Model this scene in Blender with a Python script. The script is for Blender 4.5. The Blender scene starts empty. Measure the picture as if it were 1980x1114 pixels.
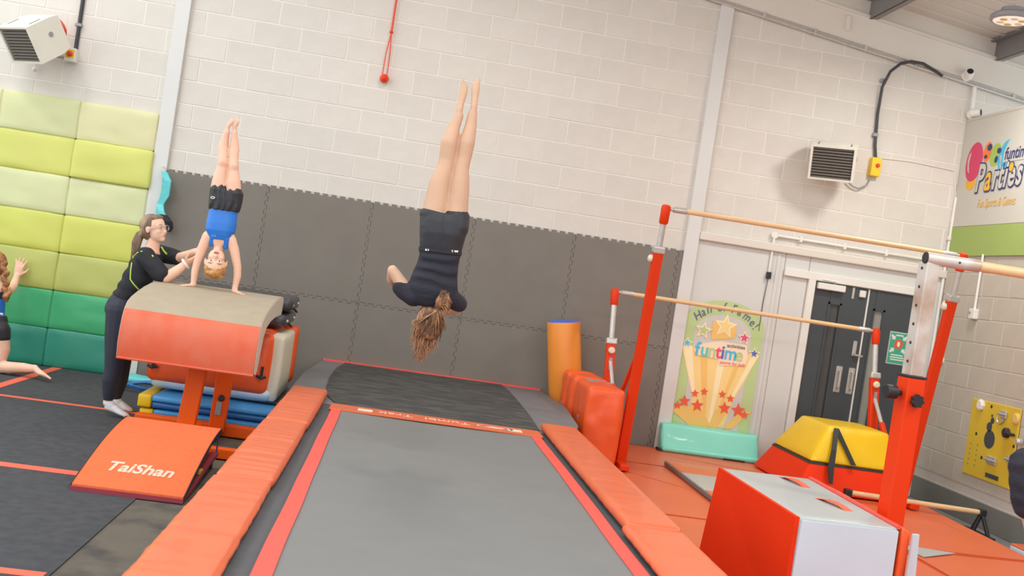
import bpy, bmesh, math, random
from mathutils import Vector, Matrix, noise
random.seed(7)
V = Vector
SC = bpy.context.scene
COL = SC.collection
# ------------------------------------------------------------------ camera
FPX = 2011.5
CAM = V((2.192, -10.261, 1.481)); YAW, PITCH, ROLL = 0.10687, -0.00884, 0.15080
CAMDATA = dict(l=FPX / 1980 * 36)
fw = V((math.sin(YAW) * math.cos(PITCH), math.cos(YAW) * math.cos(PITCH), math.sin(PITCH)))
r0 = V((math.cos(YAW), -math.sin(YAW), 0)); u0 = r0.cross(fw)
rt = r0 * math.cos(ROLL) + u0 * math.sin(ROLL)
up = u0 * math.cos(ROLL) - r0 * math.sin(ROLL)
cd = bpy.data.cameras.new('camera'); cam = bpy.data.objects.new('camera', cd); COL.objects.link(cam)
cd.sensor_width = 36; cd.lens = CAMDATA['l']; cd.clip_start = 0.05; cd.clip_end = 200
cd.dof.use_dof = True; cd.dof.focus_distance = 5.8; cd.dof.aperture_fstop = 4.0
cam.matrix_world = Matrix(((rt.x, up.x, -fw.x, CAM.x), (rt.y, up.y, -fw.y, CAM.y), (rt.z, up.z, -fw.z, CAM.z), (0, 0, 0, 1)))
SC.camera = cam
# ------------------------------------------------------------------ light
wd = bpy.data.worlds.new('world'); SC.world = wd; wd.use_nodes = True
bg = wd.node_tree.nodes['Background']; bg.inputs[0].default_value = (0.93, 0.97, 1.0, 1); bg.inputs[1].default_value = 1.1
SC.view_settings.view_transform = 'Standard'; SC.view_settings.look = 'None'
SC.view_settings.gamma = 1; SC.view_settings.use_curve_mapping = False
SC.view_settings.exposure = 0.78

def ray(x, y):
    return fw + rt * ((x - 990) / FPX) - up * ((y - 557) / FPX)
def W(x, y, Y=0.0):
    d = ray(x, y); return CAM + d * ((Y - CAM.y) / d.y)
def F(x, y, z=0.0):
    d = ray(x, y); return CAM + d * ((z - CAM.z) / d.z)
def RX(x, y, X):
    d = ray(x, y); return CAM + d * ((X - CAM.x) / d.x)

def lamp_light(name, loc, power, rad, color=(1, .98, .95)):
    l = bpy.data.lights.new(name, 'AREA'); l.shape = 'DISK'; l.size = rad * 2; l.energy = power; l.color = color
    o = bpy.data.objects.new(name, l); COL.objects.link(o); o.location = loc
    return o
def ceil_z(X): return 4.68 - 0.132 * (X - 7.85)
for (lx, ly) in ((6.88, -2.0), (2.4, -2.6), (2.4, -6.8), (6.88, -6.8), (-2.2, -2.6), (-2.2, -6.8)):
    lamp_light('high_bay_light', (lx, ly, (4.19 if lx > 6 and ly > -3 else ceil_z(lx) - .5)), 36 if lx > 6 else 26, .3)

# ------------------------------------------------------------------ materials
def lin(c):
    out = []
    for v in c:
        v = v / 255.0
        out.append(v / 12.92 if v <= .04045 else ((v + .055) / 1.055) ** 2.4)
    return (*out, 1)
MATS = {}
def mat(name, rgb, rough=.6, var=.06, vscale=8, bump=0, bscale=60, metal=0, spec=.5, coat=0, randobj=0, stretch=None, detail=4, rgb2=None, mixscale=3, mixlo=.45, mixhi=.65):
    if name in MATS: return MATS[name]
    m = bpy.data.materials.new(name); m.use_nodes = True; nt = m.node_tree; N = nt.nodes; L = nt.links
    b = N['Principled BSDF']; b.inputs['Roughness'].default_value = rough; b.inputs['Metallic'].default_value = metal
    b.inputs['Specular IOR Level'].default_value = spec; b.inputs['Coat Weight'].default_value = coat
    tc = N.new('ShaderNodeTexCoord'); src = tc.outputs['Object']
    if stretch:
        mp = N.new('ShaderNodeMapping'); mp.inputs['Scale'].default_value = stretch; L.new(src, mp.inputs[0]); src = mp.outputs[0]
    n1 = N.new('ShaderNodeTexNoise'); n1.inputs['Scale'].default_value = vscale; n1.inputs['Detail'].default_value = detail; L.new(src, n1.inputs[0])
    hsv = N.new('ShaderNodeHueSaturation')
    mr = N.new('ShaderNodeMapRange'); mr.inputs[1].default_value = .3; mr.inputs[2].default_value = .7
    mr.inputs[3].default_value = 1 - var; mr.inputs[4].default_value = 1 + var; L.new(n1.outputs[0], mr.inputs[0])
    val = mr.outputs[0]
    if randobj:
        oi = N.new('ShaderNodeObjectInfo'); m2 = N.new('ShaderNodeMapRange'); m2.inputs[3].default_value = 1 - randobj; m2.inputs[4].default_value = 1 + randobj
        L.new(oi.outputs['Random'], m2.inputs[0]); mu = N.new('ShaderNodeMath'); mu.operation = 'MULTIPLY'
        L.new(val, mu.inputs[0]); L.new(m2.outputs[0], mu.inputs[1]); val = mu.outputs[0]
    L.new(val, hsv.inputs['Value'])
    if rgb2:
        n3 = N.new('ShaderNodeTexNoise'); n3.inputs['Scale'].default_value = mixscale; n3.inputs['Detail'].default_value = 6; L.new(src, n3.inputs[0])
        m3 = N.new('ShaderNodeMapRange'); m3.inputs[1].default_value = mixlo; m3.inputs[2].default_value = mixhi; L.new(n3.outputs[0], m3.inputs[0])
        mx = N.new('ShaderNodeMix'); mx.data_type = 'RGBA'; mx.inputs[6].default_value = lin(rgb); mx.inputs[7].default_value = lin(rgb2)
        L.new(m3.outputs[0], mx.inputs[0]); L.new(mx.outputs[2], hsv.inputs['Color'])
    else:
        hsv.inputs['Color'].default_value = lin(rgb)
    L.new(hsv.outputs[0], b.inputs['Base Color'])
    if bump:
        n2 = N.new('ShaderNodeTexNoise'); n2.inputs['Scale'].default_value = bscale; n2.inputs['Detail'].default_value = 5; L.new(src, n2.inputs[0])
        bp = N.new('ShaderNodeBump'); bp.inputs['Strength'].default_value = bump; bp.inputs['Distance'].default_value = .01
        L.new(n2.outputs[0], bp.inputs['Height']); L.new(bp.outputs[0], b.inputs['Normal'])
    MATS[name] = m; return m
M = {}
M['block'] = mat('painted_block', (212, 206, 196), .8, .035, 5, .25, 90, randobj=.025)
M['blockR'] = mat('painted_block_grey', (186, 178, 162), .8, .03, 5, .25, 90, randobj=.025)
M['mortar'] = mat('painted_mortar', (228, 222, 211), .85, .03, 20)
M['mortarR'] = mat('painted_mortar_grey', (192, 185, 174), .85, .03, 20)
M['steelpaint'] = mat('painted_steel_column', (212, 211, 206), .5, .02, 3)
M['infill'] = mat('infill_board', (208, 208, 203), .6, .02, 2)
M['fascia'] = mat('fascia_cream', (216, 209, 197), .6, .02, 2)
M['ceil'] = mat('roof_sheet', (210, 205, 194), .5, .02, 2)
M['purlin'] = mat('purlin_grey', (128, 126, 124), .5, .03, 3)
M['foam'] = mat('eva_foam', (122, 116, 107), .75, .04, 4, .15, 200, randobj=.03)
M['carpet'] = mat('carpet_black', (73, 74, 77), .95, .16, 14, .3, 300, spec=.2)
M['strip'] = mat('worn_grey_carpet', (109, 102, 91), .95, .12, 3, .3, 300, spec=.2, rgb2=(70, 68, 66))
M['concrete'] = mat('grey_floor', (120, 120, 118), .7, .05, 5, .1, 100)
M['basegrey'] = mat('grey_skirting', (118, 118, 112), .6, .03, 4)
M['redline'] = mat('red_tape', (228, 100, 76), .7, .05, 20)
M['bed'] = mat('trampoline_bed', (120, 120, 118), .6, .03, 5, .12, 500, spec=.4)
M['webbing'] = mat('dark_webbing', (84, 84, 86), .8, .08, 30)
M['deck'] = mat('deck_grey', (113, 111, 112), .7, .05, 10, .1, 200)
M['deckdark'] = mat('deck_carpet_dark', (72, 71, 69), .9, .12, 9, .3, 250, spec=.2, rgb2=(94, 91, 88), mixscale=6, stretch=(1, 3, 1))
M['stripe'] = mat('red_stripe', (230, 84, 70), .6, .04, 20)
M['pad'] = mat('orange_vinyl', (218, 104, 62), .38, .03, 4, .12, 14, coat=.15)
M['padred'] = mat('red_vinyl', (235, 89, 34), .4, .03, 4, .1, 14, coat=.15)
M['mat_red'] = mat('landing_mat_vinyl', (216, 101, 59), .45, .04, 2, .12, 8, coat=.1)
M['blockred'] = mat('deep_red_vinyl', (226, 50, 4), .6, .03, 3, .06, 20, spec=.2)
M['vgrey'] = mat('grey_vinyl', (174, 178, 175), .4, .02, 4, .08, 12, coat=.1)
M['vwhite'] = mat('white_vinyl', (198, 214, 226), .4, .02, 4, .08, 12, coat=.1)
M['white'] = mat('white_paint', (226, 224, 216), .45, .02, 5)
M['cream'] = mat('cream_vinyl', (222, 214, 190), .45, .02, 5)
M['black'] = mat('black_plastic', (34, 34, 37), .5, .05, 10)
M['blackvinyl'] = mat('black_vinyl', (58, 58, 60), .35, .06, 4, .2, 9, coat=.2)
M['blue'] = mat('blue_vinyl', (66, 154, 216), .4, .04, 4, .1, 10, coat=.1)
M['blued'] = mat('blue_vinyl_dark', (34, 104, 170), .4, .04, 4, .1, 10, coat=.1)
M['yellow'] = mat('yellow_vinyl', (231, 189, 7), .4, .03, 4, .12, 10, coat=.1)
M['yboard'] = mat('yellow_board', (214, 184, 52), .5, .02, 4)
M['mint'] = mat('mint_vinyl', (126, 214, 192), .4, .03, 4, .1, 10, coat=.1)
M['orangecyl'] = mat('amber_vinyl', (232, 142, 50), .4, .03, 4, .1, 10, coat=.1)
M['bluedisc'] = mat('violet_blue_vinyl', (84, 112, 196), .5, .03, 4)
M['tan'] = mat('vault_tan', (165, 152, 129), .75, .05, 8, .12, 120, rgb2=(166, 152, 132))
M['vault'] = mat('vault_orange', (223, 98, 61), .6, .05, 6, .1, 120, rgb2=(206, 118, 92), mixscale=6, mixlo=.35, mixhi=.85, stretch=(1, 1, .7))
M['vaultside'] = mat('vault_side', (206, 198, 182), .6, .03, 8)
M['frame'] = mat('orange_steel', (240, 92, 10), .5, .02, 5, spec=.25)
M['barred'] = mat('red_steel', (220, 58, 10), .5, .02, 5, spec=.25)
M['steel'] = mat('brushed_steel', (196, 192, 186), .35, .08, 20, metal=.45)
M['steelw'] = mat('worn_zinc', (200, 192, 184), .5, .06, 8, metal=.3, rgb2=(172, 138, 112), mixscale=5, mixlo=.5, mixhi=.75)
M['wood'] = mat('bar_wood', (222, 186, 138), .5, .06, 6, stretch=(1, 12, 12))
M['board'] = mat('springboard_carpet', (226, 110, 67), .9, .05, 30, .3, 400, spec=.2)
M['boardbase'] = mat('springboard_base', (150, 52, 66), .5, .05, 5)
M['letter'] = mat('pale_print', (240, 190, 168), .8, .02, 5)
M['spring'] = mat('blue_steel', (64, 84, 170), .4, .03, 5)
M['heater'] = mat('heater_cream', (226, 223, 208), .5, .02, 6)
M['dark'] = mat('dark_void', (52, 46, 44), .7, .05, 10)
M['slat'] = mat('grille_slat', (120, 112, 104), .5, .03, 10)
M['heatred'] = mat('red_plastic', (222, 70, 36), .4, .02, 5)
M['swyellow'] = mat('switch_yellow', (240, 200, 40), .45, .02, 5)
M['greyplastic'] = mat('grey_plastic', (150, 150, 152), .5, .02, 5)
M['cable'] = mat('black_cable', (60, 60, 62), .5, .02, 5)
M['door'] = mat('door_charcoal', (67, 73, 77), .5, .03, 4)
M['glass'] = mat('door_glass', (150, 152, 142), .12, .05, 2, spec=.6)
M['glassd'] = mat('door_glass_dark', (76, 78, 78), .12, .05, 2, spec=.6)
M['green_sign'] = mat('sign_green', (60, 168, 134), .5, .02, 5)
M['navy'] = mat('navy_print', (44, 56, 104), .6, .02, 5)
M['purple'] = mat('purple_print', (98, 92, 150), .6, .02, 5)
M['signwhite'] = mat('sign_white', (194, 190, 178), .55, .02, 2)
M['signgreen'] = mat('sign_band_green', (152, 172, 92), .6, .02, 2)
for k, c in dict(pink=(206, 60, 100), orange=(236, 120, 50), lime=(156, 184, 84), sky=(74, 172, 206), gold=(226, 172, 48), goldp=(226, 190, 110), pgreen=(186, 208, 146), pgrey=(204, 202, 196), pyel=(244, 214, 140), pyel2=(240, 196, 110), pcream=(248, 232, 186), pred=(236, 96, 62), pblue=(84, 186, 226), pindigo=(88, 108, 184), ppink=(226, 84, 142), pteal=(96, 200, 200), ppale=(246, 222, 190), phot=(236, 76, 110), signred=(224, 84, 52)).items():
    M[k] = mat('print_' + k, c, .6, .02, 5)
M['teal'] = mat('teal_strap', (104, 204, 206), .6, .06, 20)
M['skin'] = mat('skin_fair', (236, 190, 164), .55, .04, 9, spec=.35)
M['skin2'] = mat('skin_warm', (202, 163, 135), .55, .04, 9, spec=.35)
M['lips'] = mat('lips', (190, 84, 84), .5, .03, 9)
M['eye'] = mat('eye_white', (232, 230, 226), .3, .01, 9)
M['iris'] = mat('iris', (70, 82, 96), .3, .01, 9)
M['hair_brown'] = mat('hair_brown', (112, 78, 54), .55, .3, 30, .4, 120, stretch=(1, 1, .15), rgb2=(176, 130, 86), mixscale=30)
M['hair_light'] = mat('hair_streaks', (178, 132, 98), .55, .25, 30, .3, 100)
M['hair_dark'] = mat('hair_dark_blonde', (116, 92, 74), .55, .3, 30, .4, 120, stretch=(1, 1, .15), rgb2=(170, 142, 112), mixscale=14, mixlo=.5)
M['hair_ginger'] = mat('hair_ginger', (176, 122, 66), .6, .25, 40, .4, 120, rgb2=(206, 152, 92), mixscale=30)
M['hair_copper'] = mat('hair_copper', (140, 86, 48), .6, .3, 40, .4, 90, rgb2=(190, 132, 82), mixscale=25)
M['cl_black'] = mat('black_jersey', (46, 46, 50), .8, .1, 10, .35, 40, spec=.3)
M['cl_navy'] = mat('navy_jersey', (45, 45, 54), .8, .1, 10, .5, 30, spec=.3, stretch=(.6, 1, 1.6))
M['cl_short'] = mat('black_lycra', (40, 40, 46), .55, .08, 10, .2, 20)
M['cl_legging'] = mat('navy_legging', (42, 44, 58), .7, .06, 10, .2, 20)
M['cl_blue'] = mat('blue_lycra', (40, 118, 208), .35, .05, 6, .1, 12)
M['cl_lime'] = mat('lime_piping', (190, 226, 90), .6, .02, 5)
M['sock'] = mat('white_sock', (228, 226, 226), .9, .04, 20, .2, 80)
GREENS = [(204, 207, 154), (204, 206, 104), (206, 210, 158), (200, 204, 92), (180, 186, 98), (64, 170, 112), (44, 140, 116)]
for i, c in enumerate(GREENS): M['g%d' % i] = mat('wall_mat_vinyl_%d' % i, c, .42, .03, 3, .15, 7, coat=.1)
M['g7'] = mat('wall_mat_vinyl_7', (210, 206, 156), .42, .03, 3, .15, 7, coat=.1)

# ------------------------------------------------------------------ object helpers
def link(name, me, m=None, parent=None):
    if m and not me.materials: me.materials.append(m)
    o = bpy.data.objects.new(name, me); COL.objects.link(o)
    if parent is not None:
        o.parent = parent; o.matrix_parent_inverse = parent_inv(parent)
    return o
def parent_inv(p):
    mw = Matrix.Translation(p.location) @ p.rotation_euler.to_matrix().to_4x4()
    q = p.parent
    if q is not None:
        mw = Matrix.Translation(q.location) @ q.matrix_basis.to_3x3().to_4x4() @ p.matrix_parent_inverse @ mw
    return mw.inverted()
def thing(name, label, cat, loc=(0, 0, 0), group=None):
    o = bpy.data.objects.new(name, None); COL.objects.link(o); o.location = loc; o.empty_display_size = .1
    o['label'] = label; o['category'] = cat
    if group: o['group'] = group
    return o
def tag(o, label, cat, group=None):
    o['label'] = label; o['category'] = cat
    if group: o['group'] = group
    return o
def struct(o, label=None):
    o['kind'] = 'structure'
    if label: o['label'] = label
    return o
def obj(name, bm, m, parent=None, smooth=False, ang=None):
    me = bpy.data.meshes.new(name)
    bmesh.ops.recalc_face_normals(bm, faces=bm.faces)
    if smooth or ang:
        for f in bm.faces: f.smooth = True
    bm.to_mesh(me); bm.free()
    if ang: 
        try: me.set_sharp_from_angle(angle=math.radians(ang))
        except Exception: pass
    if isinstance(m, (list, tuple)):
        for q in m: me.materials.append(q)
        return link(name, me, None, parent)
    return link(name, me, m, parent)
def BM(): return bmesh.new()
def rotm(rx=0, ry=0, rz=0):
    from mathutils import Euler
    return Euler((rx, ry, rz)).to_matrix()
def box(bm, c, s, R=None, bev=0, seg=2):
    c = V(c); g = bmesh.ops.create_cube(bm, size=1); vs = g['verts']
    for v in vs: v.co = V((v.co.x * s[0], v.co.y * s[1], v.co.z * s[2]))
    if bev:
        es = list({e for v in vs for e in v.link_edges})
        r = bmesh.ops.bevel(bm, geom=es, offset=bev, segments=seg, affect='EDGES', profile=.5)
        vs = list({v for f in r['faces'] for v in f.verts} | set(v for v in vs if v.is_valid))
    for v in vs:
        v.co = (R @ v.co if R else v.co) + c
    return vs
def box2(bm, a, b, bev=0, seg=2):
    a, b = V(a), V(b); return box(bm, (a + b) / 2, [abs(b[i] - a[i]) for i in range(3)], None, bev, seg)
def frame_of(d, hint=None):
    d = d.normalized(); h = hint or (V((0, 0, 1)) if abs(d.z) < .9 else V((1, 0, 0)))
    s = d.cross(h).normalized(); return s, s.cross(d).normalized()
def rings(bm, rs, cap=True, closed=False):
    vs = [[bm.verts.new(p) for p in r] for r in rs]; n = len(rs[0])
    for i in range(len(vs) - (0 if closed else 1)):
        a, b = vs[i], vs[(i + 1) % len(vs)]
        for j in range(n): bm.faces.new((a[j], a[(j + 1) % n], b[(j + 1) % n], b[j]))
    if cap and not closed:
        bm.faces.new(vs[0][::-1]); bm.faces.new(vs[-1])
    return vs
def circ(c, s, t, ra, rb, n):
    return [c + s * (ra * math.cos(2 * math.pi * k / n)) + t * (rb * math.sin(2 * math.pi * k / n)) for k in range(n)]
def tube(bm, pts, r, n=10, cap=True, closed=False):
    pts = [V(p) for p in pts]; rr = r if isinstance(r, (list, tuple)) else [r] * len(pts)
    out = []; s = None; L = len(pts)
    for i, p in enumerate(pts):
        if closed: d = pts[(i + 1) % L] - pts[i - 1]
        else: d = (pts[min(i + 1, L - 1)] - pts[max(i - 1, 0)])
        if s is None: s, t = frame_of(d)
        else:
            d = d.normalized(); s = (s - d * s.dot(d))
            s = s.normalized() if s.length > 1e-6 else frame_of(d)[0]; t = s.cross(d).normalized()
        out.append(circ(p, s, t, rr[i], rr[i], n))
    rings(bm, out, cap, closed)
def lathe(bm, prof, c, axis=V((0, 0, 1)), n=24):
    s, t = frame_of(V(axis)); ax = V(axis).normalized(); c = V(c)
    rings(bm, [circ(c + ax * h, s, t, max(r, 1e-4), max(r, 1e-4), n) for r, h in prof])
def sphere(bm, c, r, n=12, m=8):
    r3 = r if isinstance(r, (tuple, list)) else (r, r, r)
    g = bmesh.ops.create_uvsphere(bm, u_segments=n, v_segments=m, radius=1)
    for v in g['verts']: v.co = V((v.co.x * r3[0], v.co.y * r3[1], v.co.z * r3[2])) + V(c)
    return g['verts']
def prism(bm, poly, ext):
    """poly: list of 3D points, ext: extrude vector; front face = poly"""
    a = [bm.verts.new(V(p)) for p in poly]; b = [bm.verts.new(V(p) + V(ext)) for p in poly]; n = len(a)
    bm.faces.new(a); bm.faces.new(b[::-1])
    for i in range(n): bm.faces.new((a[i], b[i], b[(i + 1) % n], a[(i + 1) % n]))
def soft(bm, corners=None, a=None, b=None, r=.02, puff=.01, wr=.004, n=(8, 8, 3), ws=4, seed=0, wdir=None):
    """rounded, slightly stuffed box. a,b = opposite corners, or corners = 8 pts order (x,y,z) bits"""
    if corners is None:
        a, b = V(a), V(b)
        corners = [V((b.x if i & 1 else a.x, b.y if i & 2 else a.y, b.z if i & 4 else a.z)) for i in range(8)]
    c = [V(q) for q in corners]
    ex = [(c[1] - c[0]).length, (c[2] - c[0]).length, (c[4] - c[0]).length]
    def pos(t):
        x, y, z = t
        return ((c[0] * (1 - x) + c[1] * x) * (1 - y) + (c[2] * (1 - x) + c[3] * x) * y) * (1 - z) + ((c[4] * (1 - x) + c[5] * x) * (1 - y) + (c[6] * (1 - x) + c[7] * x) * y) * z
    axv = [(c[1] - c[0]).normalized(), (c[2] - c[0]).normalized(), (c[4] - c[0]).normalized()]
    def ticks(k):
        q = min(r / max(ex[k], 1e-6), .45); return [0, q * .35, q] + [q + (1 - 2 * q) * i / n[k] for i in range(1, n[k])] + [1 - q, 1 - q * .35, 1]
    T = [ticks(k) for k in range(3)]
    cache = {}
    off = V((seed * 13.7, seed * 7.3, seed * 3.1))
    def vert(t):
        key = tuple(round(q, 6) for q in t)
        if key in cache: return cache[key]
        loc = [t[k] * ex[k] for k in range(3)]; inn = [min(max(loc[k], min(r, ex[k] * .45)), ex[k] - min(r, ex[k] * .45)) for k in range(3)]
        dl = V([loc[k] - inn[k] for k in range(3)])
        if dl.length > 1e-9: dl = dl.normalized() * min(r, .45 * min(ex))
        nl = V((0, 0, 0))
        q = V([(inn[k] + dl[k]) / ex[k] for k in range(3)])
        p = pos(q)
        for k in range(3):
            if t[k] < 1e-6 or t[k] > 1 - 1e-6:
                s = 1 if t[k] > .5 else -1; o1, o2 = [j for j in range(3) if j != k]
                w = 16 * t[o1] * (1 - t[o1]) * t[o2] * (1 - t[o2])
                pp = V(loc) * ws + off
                if wdir: pp = V((pp.x * wdir[0], pp.y * wdir[1], pp.z * wdir[2]))
                nz = noise.noise(pp) + .5 * noise.noise(pp * 2.3)
                p = p + axv[k] * s * (puff * math.sqrt(max(w, 0)) + wr * nz * min(1, w * 4))
        v = bm.verts.new(p); cache[key] = v; return v
    for k in range(3):
        i1, i2 = [j for j in range(3) if j != k]
        for s in (0, 1):
            for i in range(len(T[i1]) - 1):
                for j in range(len(T[i2]) - 1):
                    q = []
                    for (di, dj) in ((0, 0), (1, 0), (1, 1), (0, 1)):
                        t = [0, 0, 0]; t[k] = s; t[i1] = T[i1][i + di]; t[i2] = T[i2][j + dj]; q.append(vert(t))
                    try: bm.faces.new(q if s else q[::-1])
                    except ValueError: pass
def softobj(name, m, parent=None, **kw):
    bm = BM(); soft(bm, **kw); return obj(name, bm, m, parent, smooth=True)
def text(body, org, ex, ey, size, m, parent, name='lettering', ext=.001, offset=0, shear=0, align='LEFT', sx=1.0):
    cu = bpy.data.curves.new(name, 'FONT'); cu.body = body; cu.size = size; cu.extrude = ext; cu.offset = offset; cu.shear = shear; cu.align_x = align
    cu.resolution_u = 3
    t = bpy.data.objects.new('tmp', cu); COL.objects.link(t)
    dg = bpy.context.evaluated_depsgraph_get(); me = bpy.data.meshes.new_from_object(t.evaluated_get(dg))
    bpy.data.objects.remove(t); bpy.data.curves.remove(cu)
    ex, ey = V(ex).normalized(), V(ey).normalized(); ez = ex.cross(ey); org = V(org)
    for v in me.vertices: v.co = org + ex * v.co.x * sx + ey * v.co.y + ez * v.co.z
    me.materials.clear(); me.materials.append(m)
    return link(name, me, None, parent)
EX, EY, EZ = V((1, 0, 0)), V((0, 1, 0)), V((0, 0, 1))
def flat(name, pts, depth, m, parent, nrm=V((0, -1, 0))):
    """flat print shape: polygon of 3D points given a little thickness along nrm"""
    bm = BM(); prism(bm, [V(p) + nrm * depth for p in pts], -nrm * .0012); return obj(name, bm, m, parent)
def star(c, r, ex, ey, rot=0, k=.45):
    out = []
    for i in range(10):
        a = math.pi / 2 + rot + i * math.pi / 5; q = r if i % 2 == 0 else r * k
        out.append(V(c) + V(ex) * q * math.cos(a) + V(ey) * q * math.sin(a))
    return out
def ellipse(c, ex, ey, n=28):
    return [V(c) + V(ex) * math.cos(2 * math.pi * i / n) + V(ey) * math.sin(2 * math.pi * i / n) for i in range(n)]
def copy_tree(o, parent=None):
    c = o.copy(); COL.objects.link(c); c.parent = parent
    for ch in list(o.children): copy_tree(ch, c)
    return c
# ================================================================== STRUCTURE
FLZ = -0.13; CX = 7.73
bm = BM(); box2(bm, (-6, -12, FLZ - .1), (11, 0.0, FLZ)); struct(obj('floor', bm, M['concrete']), 'grey hard floor of the hall')
# sprung floor on the left
bm = BM(); box2(bm, (-6, -12, FLZ), (.962, -.0, 0.0)); sp = struct(obj('floor_carpet', bm, M['carpet']), 'black carpeted sprung floor with red lines')
bm = BM(); box2(bm, (.962, -12, FLZ), (1.9, -.0, -.006)); struct(obj('floor_strip', bm, M['strip']), 'worn grey floor strip beside the tumbling track')
def line_on_floor(a, b, w):
    bm = BM(); a, b = V((*a, 0)), V((*b, 0)); d = (b - a).normalized(); s = V((-d.y, d.x, 0)) * w / 2
    prism(bm, [a - s + V((0, 0, .002)), b - s + V((0, 0, .002)), b + s + V((0, 0, .002)), a + s + V((0, 0, .002))], (0, 0, -.0015)); obj('red_line', bm, M['redline'], sp)
line_on_floor((-3, -1.86), (.6, -1.90), .07)
line_on_floor((-3, -4.09), (.64, -4.09), .10)
line_on_floor((-3, -5.88), (.945, -5.88), .07)
line_on_floor((-.875, -.03), (-.875, -7.5), .085)

# back wall : backing + one object per block
wb = BM(); box2(wb, (-6, .0015, FLZ), (11, .25, 6.2)); wall_back = struct(obj('wall_back', wb, M['mortar']), 'painted concrete block gable wall')
def rail_z(X): return 4.545 - .131 * (X - 4.9)
bmb = BM(); box(bmb, (0, 0, 0), (.442, .02, .217), None, .005, 1); bmb_mesh = bpy.data.meshes.new('block'); bmb.to_mesh(bmb_mesh); bmb.free(); bmb_mesh.materials.append(M['block'])
half_cache = {}
def put_block(x0, x1, z0, z1, parent, m, wallX=None):
    w, h = round(x1 - x0, 3), round(z1 - z0, 3)
    if w < .05 or h < .04: return
    key = (w, h, m.name, wallX is not None)
    if key not in half_cache:
        b = BM(); box(b, (0, 0, 0), (w - .008, .02, h - .008) if wallX is None else (.02, w - .008, h - .008), None, .004, 1)
        me = bpy.data.meshes.new('block'); bmesh.ops.recalc_face_normals(b, faces=b.faces); b.to_mesh(me); b.free(); me.materials.append(m); half_cache[key] = me
    o = bpy.data.objects.new('block', half_cache[key]); COL.objects.link(o); o.parent = parent
    dy = random.uniform(-.0015, .0015)
    o.location = ((x0 + x1) / 2, .008 + dy, (z0 + z1) / 2) if wallX is None else (wallX + .008 + dy, -(x0 + x1) / 2, (z0 + z1) / 2)
def panel(xa, xb, offs, zlo, zhi, parent, m, r_lo=-5, r_hi=17, wallX=None):
    for r in range(r_lo, r_hi):
        zt = 3.79 - .225 * r; zb = zt - .225
        if zb < zlo - .1 or zt > zhi + .24: continue
        o = offs + (0 if r % 2 else .225)
        k = math.floor((xa - o) / .45); x = o + k * .45
        while x < xb:
            x0, x1 = max(x, xa), min(x + .45, xb)
            if callable(zhi_fn) and zb > zhi_fn((x0 + x1) / 2): x += .45; continue
            put_block(x0, x1, max(zb, zlo), zt, parent, m, wallX); x += .45
zhi_fn = lambda X: min(rail_z(X) + .1, 3.65 + .24 * (X + 1.9) + .25)
panel(-.15, 4.95, 0, 1.95, 4.6, wall_back, M['block'])
panel(-2.3, -.29, W(105, 148).x % .45 - .225 if False else -1.02, 2.5, 4.0, wall_back, M['block'])
zhi_fn = lambda X: rail_z(X) + .1
panel(5.09, CX, 5.40, 2.24, 4.6, wall_back, M['block'])
panel(CX, 9.4, 5.40, 3.6, 4.3, wall_back, M['block'])
# steel column flanges
for i, (xa, xb) in enumerate(((-.29, -.152), (4.952, 5.088))):
    bm = BM(); box2(bm, (xa, -.045, FLZ), (xb, .03, rail_z(xb) if i else 5.4), .004, 1); struct(obj('trim_%d' % (i + 1), bm, M['steelpaint']), ('pale steel column between green mats and grey foam', 'pale steel column between grey foam and door panel')[i])
# gable fascia above the blocks, following the roof slope
def slope_plate(name, lo, hi, y0, y1, m, xa=-6, xb=11):
    bm = BM(); prism(bm, [(xa, y0, lo(xa)), (xb, y0, lo(xb)), (xb, y0, hi(xb)), (xa, y0, hi(xa))], (0, y1 - y0, 0)); return obj(name, bm, m)
struct(slope_plate('trim_3', rail_z, lambda x: rail_z(x) + .33, -.03, .012, M['fascia']), 'cream lower fascia strip under the roof')
struct(slope_plate('trim_4', lambda x: rail_z(x) + .33, lambda x: ceil_z(x) + .15, -.012, .012, M['fascia']), 'cream upper fascia strip under the roof')
bm = BM(); prism(bm, [(-6, -.05, rail_z(-6) + .315), (11, -.05, rail_z(11) + .315), (11, -.05, rail_z(11) + .345), (-6, -.05, rail_z(-6) + .345)], (0, .03, 0)); struct(obj('trim_5', bm, M['fascia']), 'thin ledge along the fascia')
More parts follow.
